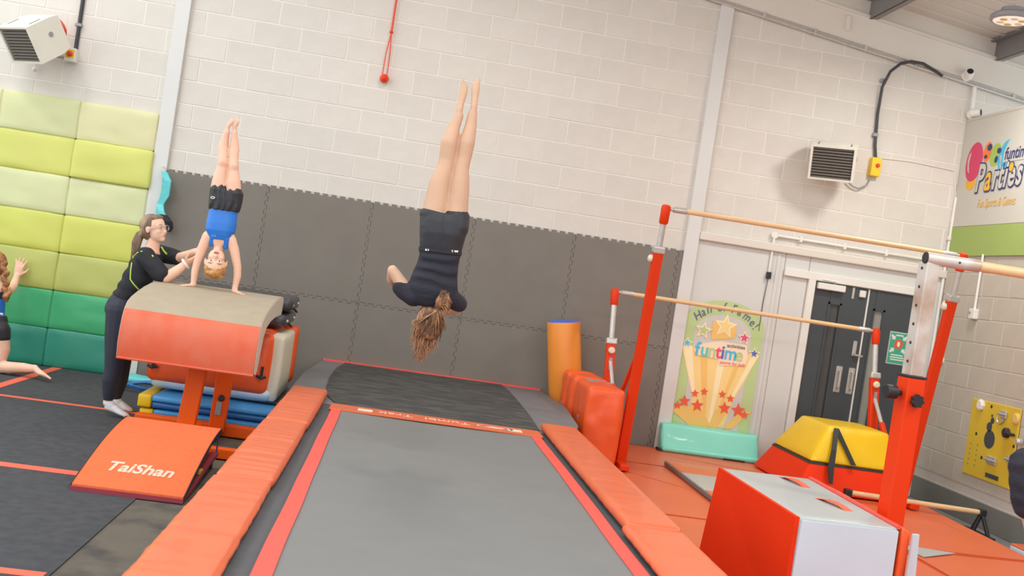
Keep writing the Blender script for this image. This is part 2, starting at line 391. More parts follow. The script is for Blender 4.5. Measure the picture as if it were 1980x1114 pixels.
# ceiling: roof sheeting with ribs running down the slope
bm = BM(); xa, xb = .3, 9.6; y = 0.02; prof = []
while y > -6.5:
    prof += [(y, 0), (y - .19, 0), (y - .205, .035), (y - .235, .035)]; y -= .25
vs0 = [bm.verts.new((xa, p[0], ceil_z(xa) + p[1])) for p in prof]; vs1 = [bm.verts.new((xb, p[0], ceil_z(xb) + p[1])) for p in prof]
for i in range(len(prof) - 1): bm.faces.new((vs0[i], vs0[i + 1], vs1[i + 1], vs1[i]))
ce = obj('ceiling', bm, M['ceil']); sol = ce.modifiers.new('s', 'SOLIDIFY'); sol.thickness = .02; sol.offset = 1; struct(ce, 'pale ribbed roof sheeting')
purl_lab = ['grey steel roof purlin above the wall heater', 'grey steel roof purlin beside the high bay lamp']
for i, x in enumerate((6.50, 7.90)):
    t = thing('roof_purlin', purl_lab[i], 'roof beam', (x, 0, ceil_z(x)), 'roof purlins')
    bm = BM(); zt = ceil_z(x) - .012
    box2(bm, (x - .004, -6.5, zt - .2), (x + .012, -.013, zt)); obj('web', bm, M['purlin'], t)
    bm = BM(); box2(bm, (x, -6.5, zt - .2), (x + .075, -.013, zt - .188)); obj('lower_flange', bm, M['purlin'], t)
    bm = BM(); box2(bm, (x - .07, -6.5, zt - .012), (x + .012, -.013, zt)); obj('upper_flange', bm, M['purlin'], t)
    bm = BM(); box2(bm, (x + .012, -.35, zt - .16), (x + .02, -.2, zt - .02)); obj('cleat', bm, M['purlin'], t)
# right partition
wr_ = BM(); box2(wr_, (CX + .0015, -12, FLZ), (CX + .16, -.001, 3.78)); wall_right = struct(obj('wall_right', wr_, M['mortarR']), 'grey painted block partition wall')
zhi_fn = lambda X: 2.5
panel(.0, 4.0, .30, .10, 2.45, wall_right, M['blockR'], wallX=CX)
bm = BM(); box2(bm, (CX - .012, -11, FLZ), (CX + .012, -.004, .10), .004, 1); struct(obj('baseboard_right', bm, M['basegrey']), 'dark grey skirting along the right wall')
bm = BM(); box2(bm, (CX - .006, -11, .10), (CX + .012, -.004, .112)); struct(obj('trim_6', bm, M['mortarR']), 'pale line above the skirting')
# infill boards around the door
inf = thing('wall_infill', None, None, (6.4, 0, 0)); del inf['label'], inf['category']; inf.name = 'wall_infill'; struct(inf, 'pale grey board infill around the double door')
xs = [5.09, 6.02, 6.28, 7.55, CX]
for i in range(len(xs) - 1):
    top = 2.16 if i != 2 else 2.16; bot = FLZ if i != 2 else 1.95
    bm = BM(); box2(bm, (xs[i] + .004, -.012, bot), (xs[i + 1] - .004, .012, top), .003, 1); obj('panel', bm, M['infill'], inf)
bm = BM(); box2(bm, (5.09, -.06, 2.155), (CX, .012, 2.235), .01, 2); struct(obj('trim_7', bm, M['fascia']), 'shallow ledge above the infill boards')
for x in (5.95,):
    bm = BM(); box2(bm, (x - .02, -.02, FLZ), (x + .02, -.012, 2.15), .003, 1); obj('cover_strip', bm, M['infill'], inf)
# double door
d1 = thing('door_1', None, None, (6.95, 0, 0)); del d1['label'], d1['category']; struct(d1, 'charcoal double door with white frame')
fr = BM(); box2(fr, (6.02, -.05, 1.93), (7.62, .01, 2.01), .006, 1); box2(fr, (6.285, -.05, FLZ), (6.36, .01, 1.94), .006, 1); box2(fr, (7.53, -.05, FLZ), (7.60, .01, 1.94), .006, 1)
obj('door_frame', fr, M['white'], d1)
def leaf(x0, x1, wx0, wx1, gm):
    bm = BM(); box2(bm, (x0, -.02, FLZ), (wx0, .02, 1.925), .004, 1); box2(bm, (wx1, -.02, FLZ), (x1, .02, 1.925), .004, 1)
    box2(bm, (wx0, -.02, FLZ), (wx1, .02, .2)); box2(bm, (wx0, -.02, 1.72), (wx1, .02, 1.925))
    l = obj('door_leaf', bm, M['door'], d1)
    bm = BM(); box2(bm, (wx0, 0, .2), (wx1, .008, 1.72)); obj('pane', bm, gm, l)
    bm = BM()
    for (a, b) in (((wx0 - .015, .185), (wx0 + .006, 1.735)), ((wx1 - .006, .185), (wx1 + .015, 1.735))): box2(bm, (a[0], -.028, a[1]), (b[0], -.018, b[1]))
    for (z0, z1) in ((.185, .206), (1.714, 1.735)): box2(bm, (wx0 - .015, -.028, z0), (wx1 + .015, -.018, z1))
    obj('bead', bm, M['door'], l); return l
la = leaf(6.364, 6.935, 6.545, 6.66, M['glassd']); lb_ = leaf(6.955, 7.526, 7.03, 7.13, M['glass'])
bm = BM(); box2(bm, (6.937, -.024, FLZ), (6.953, .0, 1.92)); obj('meeting_strip', bm, M['white'], d1)
def handle(px, l):
    bm = BM(); box2(bm, (px - .033, -.026, .83), (px + .033, -.019, 1.10), .006, 1); h = obj('pull_plate', bm, M['steel'], l)
    bm = BM(); tube(bm, [(px, -.026, .87), (px, -.06, .885), (px, -.06, 1.045), (px, -.026, 1.06)], .01, 8); obj('pull_handle', bm, M['steel'], l)
handle(6.755, la); handle(6.89, la)
bm = BM(); box2(bm, (6.86, -.03, 1.22), (6.90, -.019, 1.38), .008, 1); tube(bm, [(6.88, -.03, 1.24), (6.88, -.055, 1.235), (6.96, -.055, 1.23)], .012, 8); obj('lever_handle', bm, M['steel'], la)
bm = BM(); box2(bm, (6.38, -.08, 1.85), (6.67, -.02, 1.915), .006, 1); obj('door_closer', bm, M['white'], la)
bm = BM(); tube(bm, [(6.55, -.06, 1.92), (6.55, -.09, 1.945), (6.42, -.05, 1.95)], .008, 6); obj('closer_arm', bm, M['steel'], la)
bm = BM(); box2(bm, (6.84, -.05, 1.83), (6.905, -.02, 1.90), .006, 1); obj('door_contact', bm, M['white'], la)
bm = BM(); box2(bm, (6.765, -.03, 1.80), (6.79, -.02, 1.92), .004, 1); obj('bolt', bm, M['steel'], la)
bm = BM(); box2(bm, (7.46, -.08, 1.83), (7.53, -.02, 1.91), .006, 1); obj('door_closer', bm, M['white'], lb_)
# green notice on the door
ns = thing('door_notice', 'green and white notice with red circle on the charcoal door', 'sign', (7.34, -.03, 1.38))
bm = BM(); box2(bm, (7.235, -.024, 1.20), (7.445, -.0205, 1.535)); obj('plate', bm, M['pgrey'], ns)
bm = BM(); box2(bm, (7.243, -.0255, 1.21), (7.437, -.024, 1.525)); obj('green_field', bm, M['green_sign'], ns)
flat('red_disc', ellipse((7.34, -.026, 1.41), EX * .048, EZ * .048), 0, M['signred'], ns)
flat('hand_mark', ellipse((7.34, -.0275, 1.41), EX * .016, EZ * .028), 0, M['white'], ns)
for (sx, sz) in ((-1, 1), (1, 1), (-1, -1), (1, -1)):
    c = V((7.34 + sx * .062, -.026, 1.41 + sz * .066)); q = V((sx, 0, sz)).normalized(); s = V((q.z, 0, -q.x))
    flat('arrow', [c - q * .03, c + s * .03, c + s * .012, c + s * .012 + q * .03, c - s * .012 + q * .03, c - s * .012, c - s * .03], 0, M['white'], ns)
bm = BM(); box2(bm, (7.30, -.0268, 1.494), (7.38, -.0255, 1.508)); obj('print_line', bm, M['white'], ns)
for k in range(3):
    bm = BM(); box2(bm, (7.275 - .006 * (k % 2), -.0268, 1.29 - k * .024), (7.405 + .01 * k, -.0255, 1.302 - k * .024)); obj('print_line', bm, M['white'], ns)
# ================================================================== WALL-MOUNTED THINGS
# interlocking foam tiles
foam = thing('foam_wall_padding', 'dark grey interlocking foam tiles with toothed top edge covering lower back wall', 'wall padding', (2.4, 0, .02))
def edge(A, B, n, h, flatten=False):
    A, B = V(A), V(B); d = B - A; L = d.length; d.normalize(); nrm = V((d.y, -d.x)); c = L / n; out = []
    if flatten: return [A]
    for k in range(n):
        o = A + d * (c * k)
        out += [o + d * (.26 * c) - nrm * h, o + d * (.19 * c) + nrm * h, o + d * (.81 * c) + nrm * h, o + d * (.74 * c) - nrm * h]
    return [A - nrm * h * 0] + out
fx = [-.15, .81, 1.815, 2.825, 3.835, 4.895]; fz = [-.06, 1.02, 2.015]
def foam_tile(x0, x1, z0, z1, lf, rf, bf):
    n = 12; h = .011
    # counter-clockwise seen from -Y : bottom L->R, right up, top R->L, left down. outward normal = (d.y,-d.x)
    pts = edge((x0, z0), (x1, z0), n, -h, bf) + edge((x1, z0), (x1, z1), n, h, rf) + edge((x1, z1), (x0, z1), n, h) + edge((x0, z1), (x0, z0), n, -h, lf)
    c = V(((x0 + x1) / 2, (z0 + z1) / 2)); P = []
    for p in pts: q = c + (p - c) * .9965; P.append((q.x, -.030, q.y))
    bm = BM(); prism(bm, P, (0, .026, 0)); return obj('tile', bm, M['foam'], foam)
for j in range(2):
    for i in range(5): foam_tile(fx[i], fx[i + 1], fz[j], fz[j + 1], i == 0, False, j == 0)
    n_ = 0
    bm = BM()
    pts = [V((4.95, fz[j] )), V((4.95, fz[j + 1] + (.011 if j else 0)))] + edge((4.895, fz[j + 1]), (4.895, fz[j]), 12, -.011)
    prism(bm, [(p.x + .002, -.030, p.y * .999) for p in pts], (0, .026, 0)); obj('tile', bm, M['foam'], foam)
# green wall mats (folding, seven panels each)
gx = [-.292, -1.015, -1.725, -2.44]; zz = [2.525 - .3607 * i for i in range(8)]
glab = ['folding wall mat fading from pale lime to dark green beside the pale column', 'folding lime to green wall mat behind the kneeling child', 'folding lime to green wall mat cut off at the left edge']
for k in range(3):
    t = thing('wall_mat', glab[k], 'wall mat', ((gx[k] + gx[k + 1]) / 2, -.04, 0), 'green wall mats')
    for i in range(7):
        m = M['g%d' % i] if not (i == 0 and k != 1) else M['g7']
        yo = -.075 if (i == 1 and k == 0) else -.05
        softobj('panel', m, t, a=(gx[k + 1] + .003, yo, zz[i + 1] + .003), b=(gx[k] - .003 + (.006 if i == 1 and k == 0 else 0), -.002 if yo > -.06 else -.01, zz[i] - .003), r=.012, puff=.008, wr=.007, n=(14, 2, 8), ws=3.2, seed=k * 7 + i, wdir=(1, 1, 2.2))
# heaters
def heater(name, label, C, yaw, pit, w=.43, h=.34, d=.36):
    t = thing(name, label, 'heater', C, 'warm air heaters')
    R = (Matrix.Rotation(yaw, 3, 'Z') @ Matrix.Rotation(pit, 3, 'X'))   # local -Y = front
    def put(bm): 
        for v in bm.verts: v.co = R @ v.co + V(C)
        return bm
    bm = BM()
    sec = lambda y, s, dz=0: [V((x * w / 2 * s, y, z * h / 2 * s + dz)) for x, z in ((-1, -1), (1, -1), (1, 1), (-1, 1))]
    # open fronted casing: outer shell tapering at the back
    rings(bm, [sec(-d / 2, .90), sec(-d / 2, 1.0), sec(d * .12, 1.0), sec(d * .38, .9), sec(d / 2, .62)], cap=False)
    bm.faces.new(bm.verts[-4:]) if False else None
    bm.verts.ensure_lookup_table(); n = len(bm.verts); bm.faces.new([bm.verts[n - 4], bm.verts[n - 3], bm.verts[n - 2], bm.verts[n - 1]])
    rings(bm, [sec(-d / 2, .90), sec(-d / 2 + .05, .88)], cap=False)
    bmesh.ops.remove_doubles(bm, verts=bm.verts, dist=1e-4)
    obj('casing', put(bm), M['heater'], t)
    bm = BM(); box2(bm, (-w * .44, -d / 2 + .045, -h * .44), (w * .44, -d / 2 + .05, h * .44)); obj('core', put(bm), M['dark'], t)
    for k in range(11):
        z = -h * .42 + h * .84 * k / 10; bm = BM(); box(bm, (0, -d / 2 + .018, z), (w * .88, .026, .006), rotm(.5)); obj('slat', put(bm), M['slat'], t)
    bm = BM()
    for sx in (-1, 1): box2(bm, (sx * w * .36 - .006, -d * .3, h / 2 - .002), (sx * w * .36 + .006, d * .0, h / 2 + .004))
    obj('top_vent', put(bm), M['slat'], t)
    bm = BM(); lathe(bm, [(.024, 0), (.024, .004)], (w / 2, d * .0, .03), V((1, 0, 0)), 16); obj('badge', put(bm), M['greyplastic'], t)
    bm = BM(); lathe(bm, [(.12, 0), (.13, .03), (.10, .06)], (0, d / 2 - .01, 0), V((0, 1, 0)), 20); obj('fan_cowl', put(bm), M['heatred'], t)
    # bracket to the wall
    bm = BM(); p = V(C) + R @ V((0, d * .3, -.02)); tube(bm, [p, V((p.x, 0.0, p.z + .05))], .022, 8); obj('bracket', bm, M['greyplastic'], t)
    return t
h1 = heater('wall_heater', 'cream box heater turned towards the left above the green mats', W(72, 72, -.36), -math.radians(36), math.radians(37), d=.40)
h2 = heater('wall_heater', 'cream box heater facing forwards beside the yellow switch box', W(1612, 310, -.28), -math.radians(26), math.radians(20))
# sprinkler-like stub below first heater
bm = BM(); a = W(70, 118, -.03); tube(bm, [a + V((0, .03, .05)), a + V((0, 0, .04)), a + V((0, -.01, -.06))], .008, 6); box2(bm, (a.x - .02, -.012, a.z + .03), (a.x + .02, .0, a.z + .07)); sphere(bm, a + V((0, -.012, -.08)), .022); tag(obj('sensor_stub', bm, M['white']), 'small white sensor stub hanging below the left heater', 'sensor')
# isolator switch on the left
c = W(141, 109, 0); t = thing('isolator_switch', 'white isolator switch with red knob and black conduit beside left heater', 'switch', c)
bm = BM(); box2(bm, (c.x - .05, -.09, c.z - .065), (c.x + .05, -.0, c.z + .065), .008, 2); obj('box', bm, M['white'], t)
bm = BM(); box2(bm, (c.x - .038, -.094, c.z - .03), (c.x + .038, -.09, c.z + .046), .002, 1); obj('plate', bm, M['swyellow'], t)
bm = BM(); lathe(bm, [(.028, 0), (.026, .012), (.012, .02)], (c.x, -.094, c.z + .008), V((0, -1, 0)), 18); obj('knob', bm, M['heatred'], t)
bm = BM(); tube(bm, [(c.x + .02, -.03, c.z + .06), (c.x + .02, -.03, c.z + 1.2)], .014, 8); tube(bm, [(c.x + .035, -.02, c.z + .06), (c.x + .035, -.02, c.z + 1.2)], .007, 6); obj('conduit', bm, M['cable'], t)
bm = BM()
for dz in (.28, .75): box2(bm, (c.x - .01, -.05, c.z + dz), (c.x + .05, 0, c.z + dz + .03), .004, 1)
obj('clip', bm, M['greyplastic'], t)
bm = BM(); p = W(88, 118, -.2); tube(bm, [p, (c.x - .2, -.12, c.z - .05), (c.x - .05, -.05, c.z - .03)], .008, 6); obj('flex', bm, M['greyplastic'], t)
# yellow isolator on the right with big black conduit
c = W(1688, 324, 0); t = thing('isolator_switch', 'yellow isolator switch with red knob under looping black conduit', 'switch', c)
bm = BM(); box2(bm, (c.x - .052, -.08, c.z - .095), (c.x + .052, -.0, c.z + .095), .008, 2); obj('box', bm, M['swyellow'], t)
bm = BM(); lathe(bm, [(.022, 0), (.02, .015), (.008, .022)], (c.x + .01, -.08, c.z + .015), V((0, -1, 0)), 14); obj('knob', bm, M['heatred'], t)
bm = BM(); pts = [V((c.x, -.03, c.z + .09))] + [W(x, y, -.085 if y < 150 else -.03 - .0008 * max(0, 220 - y)) for x, y in ((1692, 280), (1697, 220), (1706, 168), (1722, 138), (1742, 123), (1762, 119), (1785, 123), (1808, 137), (1822, 147))]
tube(bm, pts, .016, 8); obj('conduit', bm, M['cable'], t)
bm = BM()
for (x, y) in ((1707, 156), (1692, 261)): q = W(x, y, -.03); box2(bm, (q.x - .025, -.055, q.z - .018), (q.x + .025, 0, q.z + .018), .004, 1)
obj('clip', bm, M['greyplastic'], t)
bm = BM(); tube(bm, [W(x, y, -.04) for x, y in ((1684, 344), (1676, 358), (1660, 365), (1648, 360), (1638, 350))], .008, 6); obj('flex', bm, M['greyplastic'], t)
bm = BM(); tube(bm, [W(x, y, -.012) for x, y in ((1700, 305), (1760, 312), (1845, 330), (1848, 380), (1838, 430))], .006, 6); obj('surface_cable', bm, M['mortar'], t)
# metal rail / conduit along the roof line
bm = BM(); tube(bm, [(2.5, -.045, rail_z(2.5) - .012), (9.4, -.045, rail_z(9.4) - .012)], .014, 8); tube(bm, [(2.5, -.04, rail_z(2.5) + .022), (9.4, -.04, rail_z(9.4) + .022)], .009, 6)
for x in [3.2 + .55 * i for i in range(11)]: box2(bm, (x - .015, -.062, rail_z(x) - .03), (x + .015, -.028, rail_z(x) + .035), .003, 1)
tag(obj('conduit_rail', bm, M['steel']), 'thin sloping metal conduit along top of block wall', 'conduit')
# red bell-pull
t = thing('pull_cord_ball', 'red ball hanging on a looped red cord against the wall', 'pull cord', W(743, 152, -.05))
b0 = W(743, 152, -.05)
bm = BM(); sphere(bm, b0, .045, 16, 10); obj('ball', bm, M['heatred'], t, smooth=True)
bm = BM(); lathe(bm, [(.02, .0), (.024, .012), (.012, .02)], b0 + V((0, -.038, 0)), V((0, -1, 0)), 12); obj('cap', bm, M['barred'], t)
bm = BM(); top = W(757, 62, -.03)
for sx in (-.022, .022): tube(bm, [b0 + V((sx, 0, .035)), b0 + V((sx * .9, .01, .25)), top], .006, 6)
tube(bm, [top, top + V((0, 0, .7))], .011, 6); obj('cord', bm, M['heatred'], t)
bm = BM(); box(bm, top, (.035, .03, .02), None, .004, 1); obj('tie', bm, M['barred'], t)
# cctv cameras
def cctv(c, label, face):
    t = thing('security_camera', label, 'camera', c, 'white dome security cameras')
    bm = BM(); lathe(bm, [(.055, 0), (.055, .03), (.04, .05)], c, V((0, -1, 0)), 16); obj('base', bm, M['white'], t)
    bm = BM(); d = V(face).normalized(); p = c + V((0, -.07, .01)); lathe(bm, [(.02, -.05), (.045, -.04), (.048, .03), (.04, .055)], p, d, 16); obj('housing', bm, M['white'], t, ang=40)
    bm = BM(); lathe(bm, [(.036, .05), (.03, .06)], p, d, 14); obj('lens', bm, M['black'], t); return t
cc = W(1878, 222, -.05); cctv(cc, 'white security camera at the top corner of the party sign', (.7, -.7, .1))
cctv(W(1866, 148, -.03), 'white security camera up on the roof-line conduit', (-.25, -.8, .35))
bm = BM(); tube(bm, [cc + V((0, .0, .03)), V((cc.x, -.03, rail_z(cc.x)))], .022, 8); tag(obj('camera_conduit', bm, M['white']), 'white conduit dropping from roof line to security camera', 'conduit')
bm = BM(); c = W(1639, 45, -.03); box(bm, c, (.05, .06, .16), None, .008, 1); tag(obj('fascia_bracket', bm, M['fascia']), 'small cream bracket on the fascia above the wall heater', 'bracket')
# white trunking above the poster
t = thing('cable_trunking', 'white surface conduit with round corner box above the hall of fame poster', 'conduit', W(1497, 455, 0))
a = W(1498, 455, -.03); b = V((CX - .02, -.03, a.z)); e = W(1487, 528, -.03)
bm = BM(); tube(bm, [a, b], .013, 8); obj('horizontal_run', bm, M['white'], t)
bm = BM(); tube(bm, [a, V((a.x, -.03, e.z))], .013, 8); obj('drop', bm, M['white'], t)
bm = BM(); lathe(bm, [(.036, 0), (.036, .02), (.03, .024)], (a.x, -.02, a.z), V((0, -1, 0)), 16); obj('round_box', bm, M['white'], t)
bm = BM()
for x in (a.x + .28, a.x + .75, a.x + 1.2): box2(bm, (x - .015, -.045, a.z - .03), (x + .015, 0, a.z + .03), .004, 1)
obj('saddle', bm, M['white'], t)
bm = BM(); box2(bm, (a.x - .022, -.055, e.z - .06), (a.x + .022, -.012, e.z + .01), .004, 1); obj('plug', bm, M['black'], t)
bm = BM(); tube(bm, [(a.x, -.03, e.z - .06), (a.x - .01, -.02, e.z - .3), (a.x - .01, -.02, e.z - .6)], .004, 5); obj('cord', bm, M['cable'], t)
# hall of fame poster ------------------------------------------------
PY = -.02
def Z5(x, y): p = W(1280 + x / 3.714, 560 + y / 3.714, PY); return p
po = thing('hall_of_fame_poster', 'arched hall of fame poster with stars and golden rays', 'poster', (5.48, PY, .2))
x0, x1, zb, zt, cz = 5.075, 5.905, .15, 1.585, 1.20
def arch(x0, x1, zb, zs, zt, n=24):
    cx, rx = (x0 + x1) / 2, (x1 - x0) / 2
    return [V((x0, PY, zb)), V((x1, PY, zb))] + [V((cx + rx * math.cos(math.pi * k / n), PY, zs + (zt - zs) * math.sin(math.pi * k / n))) for k in range(n + 1)]
flat('green_border', arch(x0, x1, zb, 1.33, zt), .0, M['pgreen'], po)
flat('grey_field', arch(x0 + .12, x1 - .12, zb, 1.24, 1.44), .0015, M['pgrey'], po)
# rays
def poly5(l): return [Z5(*q) for q in l]
flat('ray', poly5([(140, 400), (700, 470), (500, 820), (440, 985), (190, 985), (215, 760)]), .003, M['pyel'], po)
for i, (a_, b_) in enumerate((((150, 410), (215, 400)), ((270, 400), (330, 380)), ((420, 380), (480, 390)), ((560, 430), (600, 440)), ((650, 470), (695, 475)))):
    tgt = [(225, 760), (300, 900), (335, 960), (420, 830), (490, 790)][i]
    flat('ray', poly5([a_, b_, (tgt[0] + 14, tgt[1]), (tgt[0] - 6, tgt[1])]), .0045, M['pyel2'] if i % 2 else M['pcream'], po)
for (a_, tip) in (((100, 850), (250, 1000)), ((200, 840), (320, 1000)), ((430, 860), (350, 1000)), ((590, 890), (460, 1000))):
    flat('ray', poly5([(a_[0] - 45, a_[1]), (a_[0] + 60, a_[1] - 20), (tip[0] + 40, tip[1]), (tip[0] - 30, tip[1])]), .006, M['pyel2'], po)
S_ = .0165 / 4.6
def st(x, y, r, m, m2=None, rot=0):
    c = Z5(x, y); rr = r / 3.714 / 196
    if m2: flat('star_edge', star(c, rr * 1.5, EX, EZ, rot), .0075, m2, po)
    flat('star', star(c, rr, EX, EZ, rot), .009, m, po)
flat('star_block', poly5([(365, 225), (535, 265), (520, 350), (350, 360)]), .006, M['pyel2'], po)
st(455, 262, 62, M['pyel'], M['pcream'], -.05); st(297, 292, 46, M['pgreen'], M['pcream'], -.1); st(590, 348, 38, M['ppink'], M['pcream']); st(180, 382, 30, M['pblue'], M['pcream']); st(660, 460, 32, M['pindigo'], M['pcream'])
for (x, y, r) in ((235, 745, 32), (302, 733, 32), (432, 752, 32), (490, 783, 32), (160, 800, 46), (252, 832, 50), (447, 852, 50), (545, 868, 56), (110, 830, 34), (590, 900, 34)): st(x, y, r, M['pred'], None, .1)
# lettering
pan = poly5([(225, 430), (250, 390), (420, 370), (610, 400), (610, 500), (590, 550), (410, 545), (400, 500), (250, 470)]); flat('logo_ground', pan, .0095, M['ppale'], po)
q0, q1 = Z5(232, 462), Z5(608, 520)
cols = [M['pblue'], M['pteal'], M['pgreen'], M['phot'], M['pindigo'], M['pblue'], M['pgreen']]
x = q0.x + .0; hs = [.055, .08, .08, .055, .035, .115, .08]
for ch, cm, adv in zip('funtime', cols, hs):
    text(ch, (x, PY - .012, q0.z - .005), EX, EZ, .19, cm, po, offset=.004, sx=.9); x += adv
text('activities', (Z5(465, 400).x, PY - .012, Z5(465, 412).z), EX, EZ, .055, M['navy'], po)
text('sports for kids', (Z5(410, 528).x, PY - .012, Z5(410, 528).z), EX, EZ, .045, M['phot'], po, shear=.3)
A0 = V((5.49, PY - .004, 1.06)); txt = 'Hall of Fame!'; wid = [.062, .05, .025, .025, .03, .05, .035, .03, .05, .05, .075, .05, .03]; tot = sum(wid); acc = 0
for ch, w_ in zip(txt, wid):
    u = (acc + w_ / 2) / tot; acc += w_; ang = math.radians(52 - 104 * u)   # + left
    rx, rz = .385, .40
    p = V((A0.x - rx * math.sin(ang), A0.y, A0.z + .02 + rz * math.cos(ang)))
    ex = V((math.cos(ang * .8), 0, math.sin(ang * .8))); ey = V((-math.sin(ang * .8), 0, math.cos(ang * .8)))
    if ch != ' ': text(ch, p - ex * w_ * .45, ex, ey, .125, M['purple'], po, shear=.1, sx=.85)
# party sign on the right wall ----------------------------------------
SX = CX - .02
sg = thing('party_sign', 'large white party sign with balloons and lettering above a green band', 'sign', (SX, -1.5, 2.4))
bm = BM(); box2(bm, (SX, -4.2, 2.69), (CX + .02, -.012, 3.79), .004, 1); obj('white_board', bm, M['signwhite'], sg)
bm = BM(); box2(bm, (SX, -4.2, 2.385), (CX + .02, -.012, 2.688), .004, 1); obj('green_board', bm, M['signgreen'], sg)
bm = BM(); box2(bm, (SX - .006, -4.2, 3.785), (CX + .17, -.012, 3.815), .004, 1); obj('capping', bm, M['signwhite'], sg)
def R4(x, y): return RX(1840 + x / 5.864, 240 + y / 5.864, SX)
NX = V((-1, 0, 0)); UY = V((0, -1, 0))
def balloon(cx, cy, rx, ry, m, lean, d):
    c = R4(cx, cy); a_ = abs(R4(cx + rx, cy).y - c.y); b_ = abs(R4(cx, cy - ry).z - c.z)
    # keep true sizes on the board
    e1 = (UY * math.cos(lean) + EZ * math.sin(lean)) * a_; e2 = (EZ * math.cos(lean) - UY * math.sin(lean)) * b_
    flat('balloon', ellipse(c, e1, e2), d, m, sg, NX); return c, e1, e2
balloon(215, 670, 52, 80, M['gold'], -.1, .002)
c, e1, e2 = balloon(258, 430, 90, 215, M['pink'], -.1, .0035)
flat('highlight', [c - e1 * .75 + e2 * .35, c - e1 * .55 + e2 * .5, c - e1 * .62 - e2 * .1, c - e1 * .35 - e2 * .6, c - e1 * .6 - e2 * .45, c - e1 * .8], .005, M['signwhite'], sg, NX)
c, e1, e2 = balloon(412, 315, 45, 110, M['orange'], -.15, .002); flat('spot', ellipse(c + e2 * .45 + e1 * .3, e1 * .6, e2 * .35), .0035, M['navy'], sg, NX); flat('spot', ellipse(c - e2 * .5 - e1 * .2, e1 * .4, e2 * .2), .0035, M['navy'], sg, NX)
c, e1, e2 = balloon(500, 350, 62, 130, M['lime'], -.2, .002); flat('spot', ellipse(c + e2 * .4 + e1 * .5, e1 * .4, e2 * .25), .0035, M['navy'], sg, NX); flat('spot', ellipse(c - e2 * .35 + e1 * .35, e1 * .3, e2 * .3), .0035, M['navy'], sg, NX)
c, e1, e2 = balloon(625, 370, 95, 190, M['sky'], -.15, .0028)
flat('highlight', [c - e1 * .75 - e2 * .0, c - e1 * .6 + e2 * .1, c - e1 * .55 - e2 * .4, c - e1 * .2 - e2 * .85, c - e1 * .5 - e2 * .6], .005, M['signwhite'], sg, NX)
def rtext(body, x, y, size, m, d, off=0, shear=0, sx=1, name='lettering'):
    p = R4(x, y) + NX * d; return text(body, p, UY, EZ, size, m, sg, name, .0008, off, shear, sx=sx)
gp = R4(585, 425)
flat('logo_ground', [gp + UY * u + EZ * z for u, z in ((0, -.01), (1.2, -.01), (1.2, .2), (.06, .2), (0, .1))], .0045, M['signwhite'], sg, NX)
rtext('funtime', 600, 405, .165, M['navy'], .006, .003, .15, sx=.82)
x = R4(262, 790); letters = [('P', .29, 'signwhite'), ('a', .235, 'gold'), ('r', .17, 'signwhite'), ('t', .165, 'signwhite'), ('i', .12, 'signwhite'), ('e', .24, 'signwhite'), ('s', .2, 'signwhite')]
pos_ = x.copy(); pos_.z += .02
for ch, adv, mm in letters:
    sz = .36 if ch != 'P' else .39
    text(ch, pos_ + NX * .006, UY, EZ, sz, M['navy'], sg, 'letter_outline', .0006, .024, .12, sx=.66)
    text(ch, pos_ + NX * .0085, UY, EZ, sz, M[mm], sg, 'letter', .0008, .008, .12, sx=.66)
    pos_ = pos_ + UY * adv * .56 + EZ * .004
flat('dot', ellipse(R4(688, 485), UY * .045, EZ * .055), .0095, M['navy'], sg, NX); flat('dot', ellipse(R4(688, 485), UY * .034, EZ * .043), .0105, M['gold'], sg, NX)
rtext('Fun Sports & Games', 288, 950, .125, M['gold'], .004, -.001, .2, sx=.62)
# conduits and socket on the right wall
t = thing('wall_socket', 'small white socket box on the grey wall below the green band', 'socket', RX(1887, 608, CX))
s_ = RX(1887, 608, CX)
bm = BM(); box2(bm, (CX - .05, s_.y - .05, s_.z - .05), (CX, s_.y + .05, s_.z + .05), .008, 2); obj('box', bm, M['white'], t)
bm = BM(); tube(bm, [(CX - .02, s_.y, s_.z + .05), (CX - .02, s_.y, 2.4)], .012, 8); obj('conduit', bm, M['white'], t)
bm = BM(); lathe(bm, [(.014, 0), (.012, .01)], (CX - .05, s_.y + .02, s_.z + .01), V((-1, 0, 0)), 10); obj('rocker', bm, M['greyplastic'], t)
bm = BM(); tube(bm, [(CX - .02, -.03, 3.0), (CX - .022, -.035, 2.75), (CX - .025, -.035, .6)], .016, 8)
box2(bm, (CX - .045, -.06, 2.55), (CX, -.01, 2.59), .004, 1); tag(obj('corner_conduit', bm, M['white']), 'white vertical conduit in the corner beside the green band', 'conduit')
for i, (px_, py_) in enumerate(((1822, 698), (1830, 590))):
    c = RX(px_, py_, CX - .002); t = bm = BM(); lathe(bm, [(.04, 0), (.04, .03), (.02, .045)], c, V((-1, 0, 0)), 14); tag(obj('call_point', bm, M['cream']), ('lower', 'upper')[i] + ' round cream fitting on the right wall behind the bar upright', 'wall fitting')
